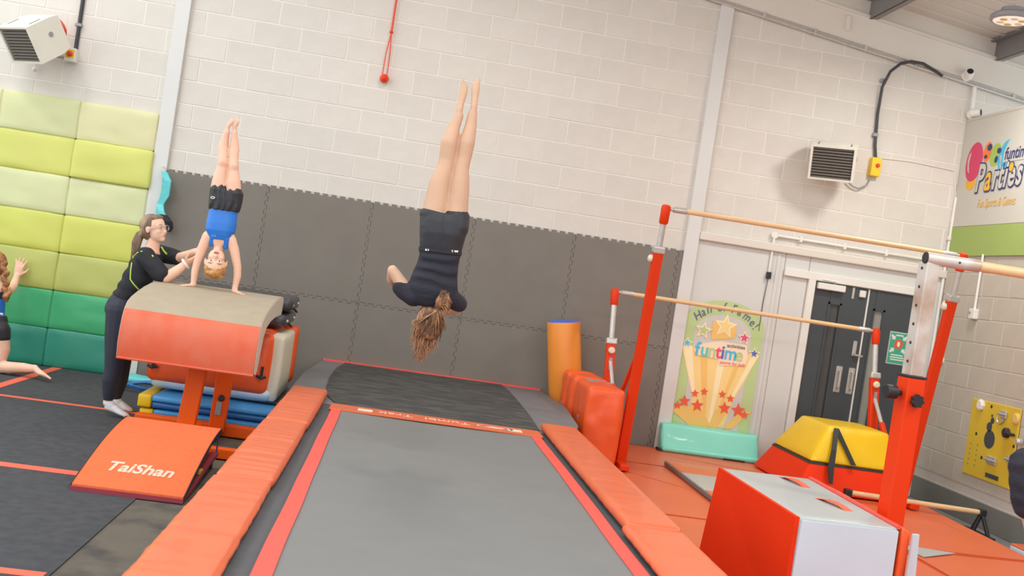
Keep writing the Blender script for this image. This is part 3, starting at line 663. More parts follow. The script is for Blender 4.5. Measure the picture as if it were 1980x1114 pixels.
# yellow activity board
t = thing('activity_board', 'yellow activity board with latches and holes on the right wall', 'activity board', (CX, -1.3, .3))
BX = CX - .02
y0, y1, z0, z1 = -.915, -1.69, .305, 1.02
bm = BM(); box2(bm, (BX, y1, z0), (CX - .006, y0, z1), .005, 1); obj('board', bm, M['yboard'], t)
def A3(x, y): return RX(1840 + x / 3.279, 740 + y / 3.279, BX)
def disc(x, y, a, b, m, name='hole', h=.002): flat(name, ellipse(A3(x, y), UY * a, EZ * b, 18), h, m, t, NX)
disc(240, 360, .085, .085, M['door']); disc(240, 280, .043, .043, M['door']); disc(260, 242, .03, .03, M['door']); disc(258, 210, .014, .014, M['door'])
for (x, y) in ((254, 152), (157, 324), (190, 476), (394, 405)): disc(x, y, .016, .016, M['dark'])
for k in range(5):
    disc(123 - k * 5, 385 + k * 32, .008, .008, M['slat'], 'peg_hole'); disc(165 - k * 5, 395 + k * 32, .008, .008, M['slat'], 'peg_hole')
def knob(x, y, r, d, m, name, n=14):
    bm = BM(); lathe(bm, [(r, 0), (r, d * .6), (r * .7, d)], A3(x, y), NX, n); obj(name, bm, m, t)
knob(190, 143, .055, .03, M['white'], 'rosette', 8); knob(413, 230, .05, .02, M['goldp'], 'dial', 18); knob(440, 377, .03, .05, M['steel'], 'knob')
def latch(x, y, w, h, nm):
    p = A3(x, y); bm = BM(); box2(bm, (BX - .02, p.y - w, p.z - h), (BX, p.y + w, p.z + h), .004, 1); tube(bm, [p + V((-.025, w * 1.4, 0)), p + V((-.025, -w * 1.4, 0))], .01, 8); obj(nm, bm, M['steel'], t)
latch(258, 495, .07, .035, 'bolt_latch'); latch(335, 203, .05, .035, 'hasp'); latch(375, 490, .04, .03, 'turn_latch')
p = A3(355, 320); bm = BM(); lathe(bm, [(.045, 0), (.045, .03), (.03, .04)], p, NX, 14); tube(bm, [p + V((-.03, 0, 0)), p + V((-.03, -.14, .0))], .014, 8); obj('lever', bm, M['dark'], t)
p = A3(318, 225); bm = BM(); tube(bm, [p + V((-.015, .05 * math.cos(a), .05 * math.sin(a))) for a in [math.pi * k / 6 + math.pi for k in range(7)]], .008, 6); obj('chain_loop', bm, M['steel'], t)
p0, p1 = A3(215, 575), A3(297, 605); bm = BM(); box2(bm, (BX - .003, p1.y, p0.z - .03), (BX + .001, p0.y, p0.z + .01)); obj('slot', bm, M['door'], t)
# teal strap bag hanging on the column
t = thing('hanging_strap', 'teal looped strap with black end hanging on the pale column', 'strap', W(320, 335, -.1))
def ribbon(name, px, w, th, m, Y=-.1):
    bm = BM(); rs = []
    for i, (x, y) in enumerate(px):
        c = W(x, y, Y - .015 * math.sin(i * 1.7)); ww = w[i] if isinstance(w, list) else w
        rs.append([c + V((-ww, -th, 0)), c + V((ww, -th, 0)), c + V((ww, th, 0)), c + V((-ww, th, 0))])
    rings(bm, rs); return obj(name, bm, m, t, smooth=False)
ribbon('strap', [(318, 332), (322, 345), (319, 368), (314, 388), (310, 402), (306, 418), (303, 432)], [.03, .035, .03, .03, .03, .028, .025], .012, M['teal'])
ribbon('strap', [(318, 332), (325, 350), (320, 378), (310, 395), (312, 408), (318, 424)], [.025, .03, .035, .03, .028, .03], .02, M['teal'], -.13)
ribbon('strap_end', [(316, 415), (322, 428), (324, 440), (322, 448)], [.03, .05, .045, .03], .03, M['cl_black'], -.14)
bm = BM(); tube(bm, [W(316, 322, -.03), W(316, 325, -.1), W(318, 333, -.1)], .008, 6); obj('hook', bm, M['steel'], t)
# lamp
C = W(1956, 36, -2.0); C = V((C.x, -2.0, C.z)); t = thing('high_bay_lamp', 'round grey high bay lamp hanging from the roof', 'lamp', C)
bm = BM(); lathe(bm, [(.05, .09), (.09, .085), (.10, .05), (.15, .035), (.168, .02), (.170, -.012), (.155, -.02)], C, EZ, 32); obj('housing', bm, M['greyplastic'], t, ang=35)
em = bpy.data.materials.new('lamp_lens'); em.use_nodes = True; b_ = em.node_tree.nodes['Principled BSDF']; b_.inputs['Base Color'].default_value = (.75, .72, .68, 1); b_.inputs['Emission Color'].default_value = (1, .93, .85, 1); b_.inputs['Emission Strength'].default_value = .25; b_.inputs['Roughness'].default_value = .2
bm = BM(); lathe(bm, [(.145, -.019), (.14, -.024)], C, EZ, 32); obj('lens', bm, em, t)
for k in range(6):
    a = k * math.pi / 3 + .3; q = C + V((.085 * math.cos(a), .085 * math.sin(a), -.026)); bm = BM(); lathe(bm, [(.03, 0), (.03, -.004)], q, EZ, 12); obj('led_cluster', bm, M['goldp'] if k % 2 else M['ppale'], t)
bm = BM(); tube(bm, [C + V((0, 0, .085)), C + V((0, 0, .13))], .012, 8)
for k in range(4): tube(bm, [C + V((.012 * math.cos(a), 0 if k % 2 else .012 * math.cos(a), .14 + .035 * k + .02 * math.sin(a))) for a in [math.pi * 2 * j / 10 for j in range(10)]], .004, 5, closed=True)
tube(bm, [C + V((0, 0, .26)), V((C.x, C.y, ceil_z(C.x) - .03))], .005, 6); obj('chain', bm, M['steel'], t)
# ================================================================== FLOOR EQUIPMENT
TZ = .43
# ---- tumbling track
t = thing('tumbling_track', 'long grey tumbling trampoline track with red edge stripes and red end band', 'tumbling track', (2.58, -6, FLZ))
XL, XR, YF = 1.868, 3.30, -2.95
bm = BM(); nx, ny = 16, 60
g = [[bm.verts.new((XL + (XR - XL) * i / nx, YF - 5.6 * j / ny, TZ - .02 * math.sin(math.pi * i / nx) * min(1, j / 6))) for i in range(nx + 1)] for j in range(ny + 1)]
for j in range(ny):
    for i in range(nx): bm.faces.new((g[j][i], g[j][i + 1], g[j + 1][i + 1], g[j + 1][i]))
bed = obj('bed', bm, M['bed'], t, smooth=True); sol = bed.modifiers.new('s', 'SOLIDIFY'); sol.thickness = .012
def strip(name, xa, xb, m, z=.003, wob=.006):
    bm = BM(); a, b = [], []
    for j in range(41):
        y = YF - .02 - 5.55 * j / 40; w = wob * noise.noise(V((y * 1.3, xa, 0)))
        zz_ = TZ + z - .008 * math.sin(math.pi * (xa - XL) / (XR - XL)) if XL < xa < XR else TZ + z
        a.append(bm.verts.new((xa + w, y, zz_))); b.append(bm.verts.new((xb + w, y, zz_)))
    for j in range(40): bm.faces.new((a[j], b[j], b[j + 1], a[j + 1]))
    o = obj(name, bm, m, t); s = o.modifiers.new('s', 'SOLIDIFY'); s.thickness = .004; return o
strip('edge_stripe', XL - .005, XL + .062, M['stripe']); strip('edge_stripe', XR - .062, XR + .005, M['stripe'])
bm = BM(); box2(bm, (XL - .02, YF - .25, TZ - .004), (XR + .02, YF, TZ + .008), .003, 1); eb = obj('end_band', bm, M['pad'], t)
for xx in (XL + .17, XR - .22):
    bm = BM(); box2(bm, (xx, YF - .19, TZ + .007), (xx + .1, YF - .09, TZ + .0095)); obj('label_patch', bm, M['cream'], eb)
text('Tumbl', (2.82, YF - .10, TZ + .009), (-1, 0, 0), (0, -1, 0), .105, M['letter'], eb, sx=1.2); text('Trak', (2.42, YF - .10, TZ + .009), (-1, 0, 0), (0, -1, 0), .105, M['letter'], eb, sx=1.2)
bm = BM(); ex_ = (2.99, YF - .13, TZ + .0095)
rings(bm, [[V((ex_[0] + a * math.cos(k * math.pi / 12), ex_[1] + a * .55 * math.sin(k * math.pi / 12), ex_[2])) for k in range(24)] for a in (.13, .115)], cap=False); o = obj('emblem', bm, M['letter'], eb)
flat('emblem', [V(ex_) + V((dx, dy, 0)) for dx, dy in ((-.07, -.01), (-.02, .03), (.03, .02), (.08, .035), (.05, -.02), (0, -.03))], .0, M['letter'], eb, EZ)
for (xa, xb) in ((XL - .10, XL - .005), (XR + .005, XR + .09)):
    bm = BM(); box2(bm, (xa, YF - 5.6, TZ - .03), (xb, YF, TZ - .012)); obj('spring_webbing', bm, M['webbing'], t)
fr = BM()
for (xa, xb) in ((1.55, 1.76), (3.40, 3.60)): box2(fr, (xa, YF - 5.6, FLZ), (xb, YF - .01, TZ - .012))
obj('side_frame', fr, M['webbing'], t)
# ---- orange side pads
pl = ['orange side pad of track at its far left end beside the vault', 'second orange left side pad of track behind the springboard corner', 'near left orange side pad of track running out of the frame', 'far right orange side pad of track beside the standing blocks', 'near right orange side pad of track beside the grey block']
for i, (xa, xb, ya, yb, dz) in enumerate(((1.545, 1.79, -4.165, -2.60, 0), (1.54, 1.785, -5.72, -4.175, -.004), (1.53, 1.78, -8.2, -5.73, -.012), (3.35, 3.61, -5.70, -2.80, 0), (3.33, 3.615, -8.2, -5.71, -.01))):
    o = softobj('side_pad', M['pad'], None, a=(xa, ya, TZ + .003), b=(xb, yb, TZ + .05 + dz), r=.015, puff=.006, wr=.0045, n=(8, 90, 2), ws=7, seed=i, wdir=(.4, 2.6, 1))
    tag(o, pl[i], 'pad', 'orange track side pads')
# ---- end deck
t = thing('end_deck', 'grey landing deck at end of track with dark rounded carpet and red rear edge', 'landing deck', (2.6, -1.4, FLZ))
pts = [(1.57, -.06), (1.50, -1.2), (1.51, -2.6), (1.56, YF), (3.58, YF), (3.72, -2.3), (3.80, -1.2), (3.72, -.06)]
bm = BM(); prism(bm, [V((x, y, TZ - .004)) for x, y in pts], (0, 0, -(TZ - FLZ - .004))); obj('deck', bm, M['deck'], t)
cp = []
for (x, y) in ((650, 782), (632, 765), (631, 748), (637, 730), (650, 712), (668, 701), (760, 712), (880, 729), (968, 744), (985, 757), (1005, 780), (1025, 805), (1043, 833), (1040, 838)):
    p = F(x, y, TZ); cp.append(V((p.x, max(min(p.y, -.09), YF + .005), TZ + .004)))
bm = BM(); prism(bm, cp, (0, 0, -.006)); obj('dark_carpet', bm, M['deckdark'], t)
bm = BM(); box2(bm, (1.57, -.075, TZ - .02), (3.72, -.035, TZ + .012), .004, 1); obj('red_edge', bm, M['stripe'], t)
# ---- vault
t = thing('vaulting_table', 'orange and tan vaulting table with curved front on an orange steel pedestal', 'vaulting table', (.86, -2.65, 0))
XA, XB = .405, 1.308
outer = [(-3.095, .575), (-3.115, .66), (-3.11, .76), (-3.095, .84), (-3.065, .90), (-3.01, .945), (-2.93, .972), (-2.8, 1.0), (-2.6, 1.035), (-2.4, 1.058), (-2.2, 1.07), (-1.98, 1.07), (-1.93, 1.06), (-1.92, 1.03), (-1.92, .96)]
inner = [(-1.95, .93), (-2.33, .93), (-2.6, .91), (-2.78, .875), (-2.86, .82), (-2.90, .72), (-2.93, .62), (-2.96, .575), (-3.03, .56)]
def prof_body(name, pts, xa, xb, m, parent, k=10, puffx=.0):
    bm = BM(); rs = []
    for i in range(k + 1): rs.append([V((xa + (xb - xa) * i / k, y, z)) for (y, z) in pts])
    rings(bm, rs); return obj(name, bm, m, parent, ang=50)
body = outer + inner
si = 4
tan_poly = outer[si:] + inner[:3] + [(-2.75, .90), (-2.95, .885)]
prof_body('top_cover', tan_poly, XA, XB, M['tan'], t)
front_poly = outer[:si + 1] + [(-2.95, .885), (-2.75, .90)] + inner[2:]
prof_body('front_cover', front_poly, XA, XB, M['vault'], t)
for xe in (XA - .004, XB + .004):
    bm = BM(); bodyin = body
    prism(bm, [V((xe, y, z)) for y, z in [( -2.5 + (y + 2.5) * .99, .85 + (z - .85) * .985) for y, z in body]], V((.003 if xe < 1 else -.003, 0, 0))); obj('end_panel', bm, M['vaultside'], t)
bm = BM(); tube(bm, [V((x, -3.098, .90 - .335 + .003)) for x in (XA, XB)], .009, 6); obj('piping', bm, M['vault'], t)
def bar(name, a, b, w, h, m, parent, hint=None, bev=.008):
    a, b = V(a), V(b); d = b - a; bm = BM(); s, u = frame_of(d, hint); R = Matrix((s, d.normalized(), u)).transposed()
    box(bm, (a + b) / 2, (w, d.length, h), R, bev, 2); return obj(name, bm, m, parent)
bar('leg', (.85, -2.73, .04), (.90, -2.70, .92), .125, .07, M['frame'], t, EY)
bar('leg', (1.02, -2.42, .04), (1.035, -2.45, .93), .115, .07, M['frame'], t, EY)
bar('base_bar', (.42, -2.35, .045), (1.48, -2.35, .045), .10, .085, M['frame'], t)
bar('base_bar', (.66, -3.17, .037), (1.48, -3.17, .037), .08, .07, M['frame'], t)
bar('base_beam', (.86, -3.17, .035), (.86, -2.35, .035), .09, .06, M['frame'], t); bar('base_beam', (1.02, -3.17, .035), (1.02, -2.35, .035), .07, .06, M['frame'], t)
q = W(380, 763, -2.46); bm = BM(); lathe(bm, [(.022, 0), (.026, .02), (.018, .03)], (1.03, -2.455, q.z), V((0, -1, 0)), 8); obj('knob', bm, M['black'], t)
q = W(381, 783, -2.46); bm = BM(); box2(bm, (1.0, -2.475, q.z - .055), (1.04, -2.455, q.z + .045), .004, 1); obj('height_plate', bm, M['greyplastic'], t)
# ---- springboard
t = thing('springboard', 'orange carpeted springboard with white lettering and blue springs', 'springboard', (.9, -4, 0))
bx0, bx1 = .615, 1.205
def sb(y):  # y along 0..1 front->rear ; returns (Y,z) of top surface
    return (-4.47 + 1.02 * y, .035 + .215 * math.sin(min(1, y * 1.02) * math.pi / 2 * .93) ** .98)
bm = BM(); nn = 18; top = []
for i in range(nn + 1):
    Y, z = sb(i / nn); top.append((Y, z))
rs = []
for k in range(13):
    x = bx0 + (bx1 - bx0) * k / 12; rs.append([V((x, Y, z)) for Y, z in top] + [V((x, Y, z - .018)) for Y, z in reversed(top)])
rings(bm, rs); obj('deck', bm, M['board'], t, ang=50)
for xe in (bx0 - .006, bx1 + .001):
    bm = BM(); rings(bm, [[V((xe, Y, z - .019)), V((xe + .005, Y, z - .019)), V((xe + .005, Y, z + .003)), V((xe, Y, z + .003))] for Y, z in top]); obj('edging', bm, M['black'], t)
bm = BM(); rs = []
for k in range(2):
    x = (bx0 - .004, bx1 + .004)[k]
    lo = [(-4.48, .012), (-4.2, .02), (-3.95, .045), (-3.7, .07), (-3.45, .085)]
    rs.append([V((x, Y, z + .012)) for Y, z in lo] + [V((x, Y, z - .012)) for Y, z in reversed(lo)])
rings(bm, rs); obj('base_plate', bm, M['boardbase'], t)
bm = BM(); box2(bm, (bx0 + .02, -3.5, 0), (bx1 - .02, -3.46, .075)); box2(bm, (bx0 + .02, -4.47, 0), (bx1 - .02, -4.43, .01)); obj('foot', bm, M['black'], t)
for k in range(4):
    x = bx0 + .09 + k * (bx1 - bx0 - .18) / 3; y = -3.62
    bm = BM(); tube(bm, [V((x + .035 * math.cos(a), y + .035 * math.sin(a), .085 + .125 * a / (8 * math.pi))) for a in [j * math.pi / 4 for j in range(33)]], .006, 5); obj('spring', bm, M['spring'], t)
bm = BM(); box2(bm, (bx1 - .012, -3.47, .08), (bx1 - .004, -3.455, .235)); obj('retaining_strap', bm, M['spring'], t)
bm = BM(); box2(bm, (bx1 - .11, -3.98, .058), (bx1 - .01, -3.88, .073)); obj('warning_label', bm, M['swyellow'], t)
Y1, z1_ = sb(.17); Y2, z2_ = sb(.36); ey = V((0, Y2 - Y1, z2_ - z1_)).normalized()
tx = text('TaiShan', (.725, Y1, z1_), EX, ey, .148, M['letter'], t, offset=.004, shear=.22, sx=.80)
for v in tx.data.vertices:
    lift = (v.co - V((.725, Y1, z1_))).dot(EX.cross(ey)); v.co.z = sb((v.co.y + 4.47) / 1.02)[1] + .002 + lift
# ---- blue mats
bl = ['upper blue folded mat with yellow end under the vault', 'lower blue folded mat with yellow end resting on the floor']
for i, (xa, za, zb_, ya) in enumerate(((.385, .112, .208, -2.22), (.405, .003, .10, -2.2))):
    t = thing('folded_mat', bl[i], 'mat', (.9, -1.9, za), 'blue folded mats')
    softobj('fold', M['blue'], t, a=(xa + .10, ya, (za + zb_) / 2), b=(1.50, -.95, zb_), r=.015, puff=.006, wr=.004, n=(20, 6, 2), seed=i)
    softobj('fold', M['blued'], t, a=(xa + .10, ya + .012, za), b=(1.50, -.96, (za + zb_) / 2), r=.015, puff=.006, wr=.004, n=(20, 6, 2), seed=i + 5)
    softobj('end_strip', M['yellow'], t, a=(xa, ya - .002, za), b=(xa + .10, -.95, zb_), r=.012, puff=.003, wr=.002, n=(3, 6, 3), seed=i + 9)
# ---- big red and white block with black mats on top
t = thing('soft_block', 'large red soft block with white underside and cream end behind the vault', 'soft block', (.85, -1.5, .2))
bm = BM(); box2(bm, (1.0, -1.95, .218), (1.43, -1.0, .24), .01, 1); obj('under_mat', bm, M['blackvinyl'], t)
softobj('white_underside', M['vwhite'], t, a=(.40, -2.0, .236), b=(1.34, -.9, .34), r=.05, puff=.012, wr=.008, n=(18, 10, 2), seed=3)
softobj('red_body', M['padred'], t, a=(.37, -2.03, .29), b=(1.29, -.9, .775), r=.05, puff=.02, wr=.014, n=(22, 10, 10), seed=4, ws=5)
softobj('cream_end', M['cream'], t, a=(1.24, -1.98, .24), b=(1.37, -1.15, .76), r=.03, puff=.006, wr=.004, n=(4, 10, 10), seed=5)
softobj('red_end', M['padred'], t, a=(1.24, -1.14, .30), b=(1.385, -.9, .782), r=.03, puff=.006, wr=.004, n=(4, 6, 10), seed=6)
for (x, z) in ((.285, .53), (1.10, .36)):
    p = W(295 if x < 1 else 505, 707 if x < 1 else 728, -2.06); bm = BM(); tube(bm, [p + V((-.035, 0, .0)), p + V((0, -.015, -.012)), p + V((.035, 0, 0))], .012, 6); box(bm, p + V((0, .01, .03)), (.02, .01, .09)); obj('handle', bm, M['black'], t)
bl = ['upper black folded vinyl mat on the red soft block', 'lower black folded vinyl mat on the red soft block']
for i, (za, zb_, ya, xb) in enumerate(((.932, 1.045, -1.60, 1.345), (.812, .912, -1.72, 1.33))):
    t = thing('black_mat', bl[i], 'mat', (.8, -.6, za), 'black folded mats')
    softobj('pad', M['blackvinyl'], t, a=(.42, ya, za), b=(xb, -.93, zb_), r=.035, puff=.006, wr=.010, n=(18, 14, 3), seed=11 + i, ws=5)
    bm = BM(); sphere(bm, (xb + .003, ya + .08, (za + zb_) / 2), .014); sphere(bm, (xb + .003, -1.1, (za + zb_) / 2), .014); obj('eyelet', bm, M['steel'], t)
    bm = BM(); tube(bm, [(xb, ya + .2, za + .03), (xb + .03, ya + .22, za - .0), (xb, ya + .26, za + .02)], .01, 6); obj('carry_loop', bm, M['black'], t)
# clutter behind the coach
t = bm = BM(); p = F(262, 738, .0); soft(bm, a=(p.x - .22, p.y - .1, .0), b=(p.x + .16, p.y + .12, .05), r=.015, puff=.01, wr=.01, n=(6, 4, 2)); tag(obj('teal_cloth', bm, M['teal'], smooth=True), 'crumpled teal strap lying on the carpet behind the coach', 'strap')
bm = BM(); p = F(265, 742, .05); tube(bm, [p + V((.17 * math.cos(a), .12 * math.sin(a) - .05, .02 * math.sin(2 * a))) for a in [k * math.pi / 8 for k in range(16)]], .018, 6, closed=True); tag(obj('blue_hoop', bm, M['blued']), 'small blue ring lying on the carpet behind the coach', 'ring')
bm = BM(); box2(bm, (.02, -.3, 0), (.19, -.1, .32), .01, 1); tag(obj('grey_box', bm, M['steelpaint']), 'pale grey box on the floor by the column behind the coach', 'box')
# ---- amber cylinder
c = W(1087, 622, -.4); t = thing('foam_roller', 'tall amber vinyl cylinder with blue top standing against foam wall', 'foam cylinder', (4.0, -.25, .03))
a0 = V((4.01, -.25, .04)); ax = (V((c.x + .03, -.30, c.z)) - a0); L = ax.length
bm = BM(); lathe(bm, [(.155, 0), (.162, .02), (.163, L * .5), (.162, L - .015), (.156, L)], a0, ax, 32); obj('body', bm, M['orangecyl'], t, ang=40)
bm = BM(); lathe(bm, [(.154, L - .002), (.150, L + .006)], a0, ax, 32); obj('end_disc', bm, M['bluedisc'], t)
# ---- orange standing blocks beside the deck
ol = ['nearest of the orange vinyl blocks standing by the bar upright', 'middle orange vinyl block of the row by the bar upright', 'farthest orange vinyl block of the row beside the amber cylinder']
for i, (ya, yb, xa, xb, zt_) in enumerate(((-1.72, -1.10, 3.875, 4.22, .69), (-1.06, -.78, 3.86, 4.20, .70), (-.74, -.50, 3.85, 4.18, .705))):
    t = thing('foam_block', ol[i], 'foam block', ((xa + xb) / 2, (ya + yb) / 2, FLZ), 'orange standing blocks')
    softobj('body', M['padred'] if i else M['padred'], t, a=(xa, ya, .032), b=(xb - .03, yb, zt_), r=.03, puff=.014, wr=.012, n=(10, 10, 16), seed=20 + i, ws=6)
    bm = BM()
    for k in range(2): box(bm, (xa - .012, (ya + yb) / 2 + (k - .5) * .12, .35 - .12 * k), (.008, .06, .14)); 
    obj('grey_patch', bm, M['greyplastic'], t)
    if i == 0:
        bm = BM()
        for k in range(2): box(bm, ((xa + xb) / 2 - .02, yb - .22 + .13 * k, zt_ + .013), (.2, .04, .006), rotm(0, 0, -.1))
        obj('top_strap', bm, M['greyplastic'], t)
# ---- landing mats on the right
ml = ['red landing mat along the back wall beneath the mint mat', 'red landing mat between track and yellow wedge', 'red landing mat in the near right foreground behind the grey block', 'broad red landing mat running to the right wall', 'red landing mat under the front bar upright']
mats = [[(3.83, -1.16), (6.75, -1.16), (6.75, -.05), (3.83, -.05)], [(3.83, -3.20), (5.75, -3.20), (5.75, -1.18), (3.83, -1.18)], [(3.66, -8.0), (5.9, -8.0), (5.9, -3.22), (3.66, -3.22)], [(5.77, -3.28), (7.04, -3.20), (7.14, -1.28), (6.77, -1.18), (5.77, -1.18)], [(5.92, -8.0), (6.85, -8.0), (7.02, -3.26), (5.92, -3.34)]]
for i, pts in enumerate(mats):
    bm = BM(); prism(bm, [V((x, y, .02)) for x, y in pts], (0, 0, FLZ + .002 - .02)); bmesh.ops.bevel(bm, geom=list(bm.edges), offset=.012, segments=2, affect='EDGES')
    top = max(bm.faces, key=lambda f: f.calc_center_median().z + f.calc_area())
    r = bmesh.ops.triangulate(bm, faces=[top]); 
    for _ in range(4): bmesh.ops.subdivide_edges(bm, edges=[e for e in bm.edges if e.calc_length() > .22], cuts=1)
    for v in bm.verts:
        if v.co.z > .019: v.co.z += .006 * noise.noise(V((v.co.x * 2.5, v.co.y * 2.5, i)))
    tag(obj('landing_mat', bm, M['mat_red'], ang=40), ml[i], 'mat', 'red landing mats')
softobj('seam_flap', M['pad'], None, a=(3.64, -7.9, .034), b=(3.70, -3.0, .046), r=.006, puff=.003, wr=.008, n=(2, 50, 1), seed=31)
tag(bpy.data.objects['seam_flap'], 'narrow orange flap lying along the mat edge beside the track', 'mat flap')
bm = BM(); prism(bm, [V((x, y, .03)) for x, y in ((5.93, -3.25), (6.35, -3.30), (5.98, -3.55))], (0, 0, -.006)); tag(obj('white_flap', bm, M['vgrey']), 'small white triangle of mat lining behind the grey block', 'mat flap')
# folding mat orange / white
t = thing('folding_mat', 'thin folding mat with orange and white panels and dark edge lying on red mats', 'mat', (5.1, -1.8, .03))
for i, (y0_, y1_, mm) in enumerate(((-1.62, -1.12, M['pad']), (-2.32, -1.63, M['vgrey']), (-2.95, -2.33, M['pad']))):
    softobj('panel', mm, t, a=(4.79, y0_, .032), b=(5.9, y1_, .068), r=.008, puff=.004, wr=.004, n=(10, 8, 1), seed=40 + i)
bm = BM(); box2(bm, (4.775, -2.95, .028), (4.79, -1.12, .064), .003, 1); obj('edge', bm, M['basegrey'], t)
# mint mat
t = thing('mint_mat', 'mint green folded mat standing on edge against wall below the poster', 'mat', (5.5, -.12, .02))
a_, b_ = W(1280, 814, -.1), W(1462, 842, -.1)
softobj('pad', M['mint'], t, corners=[V((a_.x, -.24, .03)), V((b_.x + .02, -.24, .03)), V((a_.x, -.09, .03)), V((b_.x + .02, -.09, .03)), V((a_.x, -.15, .285)), V((b_.x, -.15, .285)), V((a_.x, -.03, .285)), V((b_.x, -.03, .285))], r=.02, puff=.008, wr=.006, n=(20, 3, 8), seed=50)
softobj('lower_fold', M['mint'], t, a=(a_.x + .0, -.27, .022), b=(b_.x + .02, -.08, .075), r=.02, puff=.004, wr=.004, n=(20, 3, 3), seed=51)
for cc_, ss_ in (((b_.x + .03, -.2, .032), (.06, .14, .02)), ((b_.x - .25, -.275, .03), (.22, .02, .014)), ((a_.x - .01, -.2, .032), (.05, .12, .02))): bm = BM(); box(bm, cc_, ss_, rotm(0, .15, 0) if ss_[0] < .1 else None); obj('velcro_tab', bm, M['black'], t)
# ---- yellow / red wedge block
t = thing('trapezoid_block', 'trapezoid vaulting block with yellow top and red base and black strap', 'vaulting block', (6.3, -1, .02))
Yb0, Yb1, Xb0, Xb1 = -1.56, -.42, 5.84, 6.795; Yt0, Yt1, Xt0, Xt1, Zt = -1.26, -.62, 6.19, 6.76, .60
def lvl(z):
    u = (z - .02) / (Zt - .02); f = lambda a, b: a + (b - a) * u
    return [V((f(Xb0, Xt0), f(Yb0, Yt0), z)), V((f(Xb1, Xt1), f(Yb0, Yt0), z)), V((f(Xb0, Xt0), f(Yb1, Yt1), z)), V((f(Xb1, Xt1), f(Yb1, Yt1), z))]
softobj('base', M['blockred'], t, corners=lvl(.034) + lvl(.28), r=.012, puff=.004, wr=.002, n=(10, 10, 5), seed=60)
softobj('top', M['yellow'], t, corners=[p + (p - V((6.45, -.95, p.z))).normalized() * .012 for p in lvl(.285)] + lvl(Zt), r=.02, puff=.014, wr=.007, n=(14, 12, 8), seed=61, ws=4)
bm = BM(); l1 = lvl(.282); l2 = lvl(.262)
rings(bm, [[p + (p - V((6.45, -.95, p.z))).normalized() * .006 for p in (l[0], l[1], l[3], l[2])] for l in (l1, l2)], cap=True); obj('velcro_band', bm, M['black'], t)
bm = BM(); tp = W(1617, 828, -1.30); 
for (q, Yq, w) in (((1612, 870), -1.44, .022), ((1650, 900), -1.46, .022)):
    rs = [[tp + V((-w, -.01, 0)), tp + V((w, -.01, 0)), tp + V((w, .0, 0)), tp + V((-w, .0, 0))]]
    e_ = W(*q, Yq); rs.append([e_ + V((-w, -.012, 0)), e_ + V((w, -.012, 0)), e_ + V((w, 0, 0)), e_ + V((-w, 0, 0))]); 
    if q[0] < 1630:
        e2_ = W(1606, 905, -1.52); rs.append([e2_ + V((-w * 1.3, -.012, 0)), e2_ + V((w * 1.3, -.012, 0)), e2_ + V((w * 1.3, 0, 0)), e2_ + V((-w * 1.3, 0, 0))]); e3 = W(1606, 936, -1.56); rs.append([e3 + V((-w * .7, -.012, 0)), e3 + V((w * .7, -.012, 0)), e3 + V((w * .7, 0, 0)), e3 + V((-w * .7, 0, 0))])
    rings(bm, rs)
obj('strap', bm, M['black'], t)
# ---- grey and red foreground block
zb = .60
t = thing('foreground_block', 'big grey topped soft block with deep red side standing in the right foreground', 'soft block', (4.4, -5.1, .02))
P = lambda x, y, z=zb: F(x, y, z)
tA, tB, tC, tD = P(1395, 905), P(1545, 1000), P(1738, 1022), P(1566, 926)    # far-left, near-left, near-right, far-right (top)
def down(p, dx=0, dy=0): return V((p.x + dx, p.y + dy, .034))
softobj('body', M['vgrey'], t, corners=[down(tB), down(tC), down(tA, -.04, .02), down(tD, .0, .02), tB, tC, tA, tD], r=.012, puff=.003, wr=.003, n=(12, 20, 10), seed=70)
bm = BM(); n_ = V((-.016, 0, 0)); prism(bm, [tA + n_, tB + n_, down(tB) + n_, down(tA, -.04, .02) + n_], (.02, 0, 0)); obj('red_side', bm, M['blockred'], t)
bm = BM(); e_ = V((0, -.012, 0)); prism(bm, [tB + V((.012, -.012, -.012)), tC + V((-.004, -.012, -.012)), down(tC) + e_, down(tB) + e_], (0, .016, 0)); obj('front_panel', bm, M['vwhite'], t)
for (a, b) in (((1512, 924), (1560, 944)), ((1582, 965), (1642, 990))):
    pa, pb = P(*a), P(*b); mid = (pa + pb) / 2 + V((0, 0, .02)); bm = BM(); d = (pb - pa).normalized(); s = V((d.y, -d.x, 0)) * .022
    rings(bm, [[p - s, p + s, p + s - V((0, 0, .004)), p - s - V((0, 0, .004))] for p in (pa + V((0, 0, .004)), (pa + mid) / 2 + V((0, 0, .006)), mid, (pb + mid) / 2 + V((0, 0, .006)), pb + V((0, 0, .004)))]); obj('carry_handle', bm, M['pred'], t)
bm = BM(); tube(bm, [p + V((0, 0, .004)) for p in (tD, (tD + tC) / 2, tC)], .011, 6); obj('edge_piping', bm, M['stripe'], t)
softobj('hinged_flap', M['padred'], t, corners=[V((tC.x + .02, tC.y - .02, .03)), V((tC.x + .085, tC.y + .02, .03)), V((tD.x + .02, tD.y, .03)), V((tD.x + .05, tD.y, .03)), tC + V((.012, -.01, .005)), tC + V((.06, 0, -.012)), tD + V((.01, 0, .01)), tD + V((.045, 0, 0))], r=.01, puff=.004, wr=.006, n=(3, 20, 8), seed=72, ws=6)
bm = BM(); a = tC + V((.065, -.02, -.015)); prism(bm, [a, a + V((.035, .01, -.0)), V((a.x + .075, a.y + .02, .03)), V((a.x - .02, a.y - .03, .03))], (0, .015, 0)); obj('lining', bm, M['vwhite'], t)
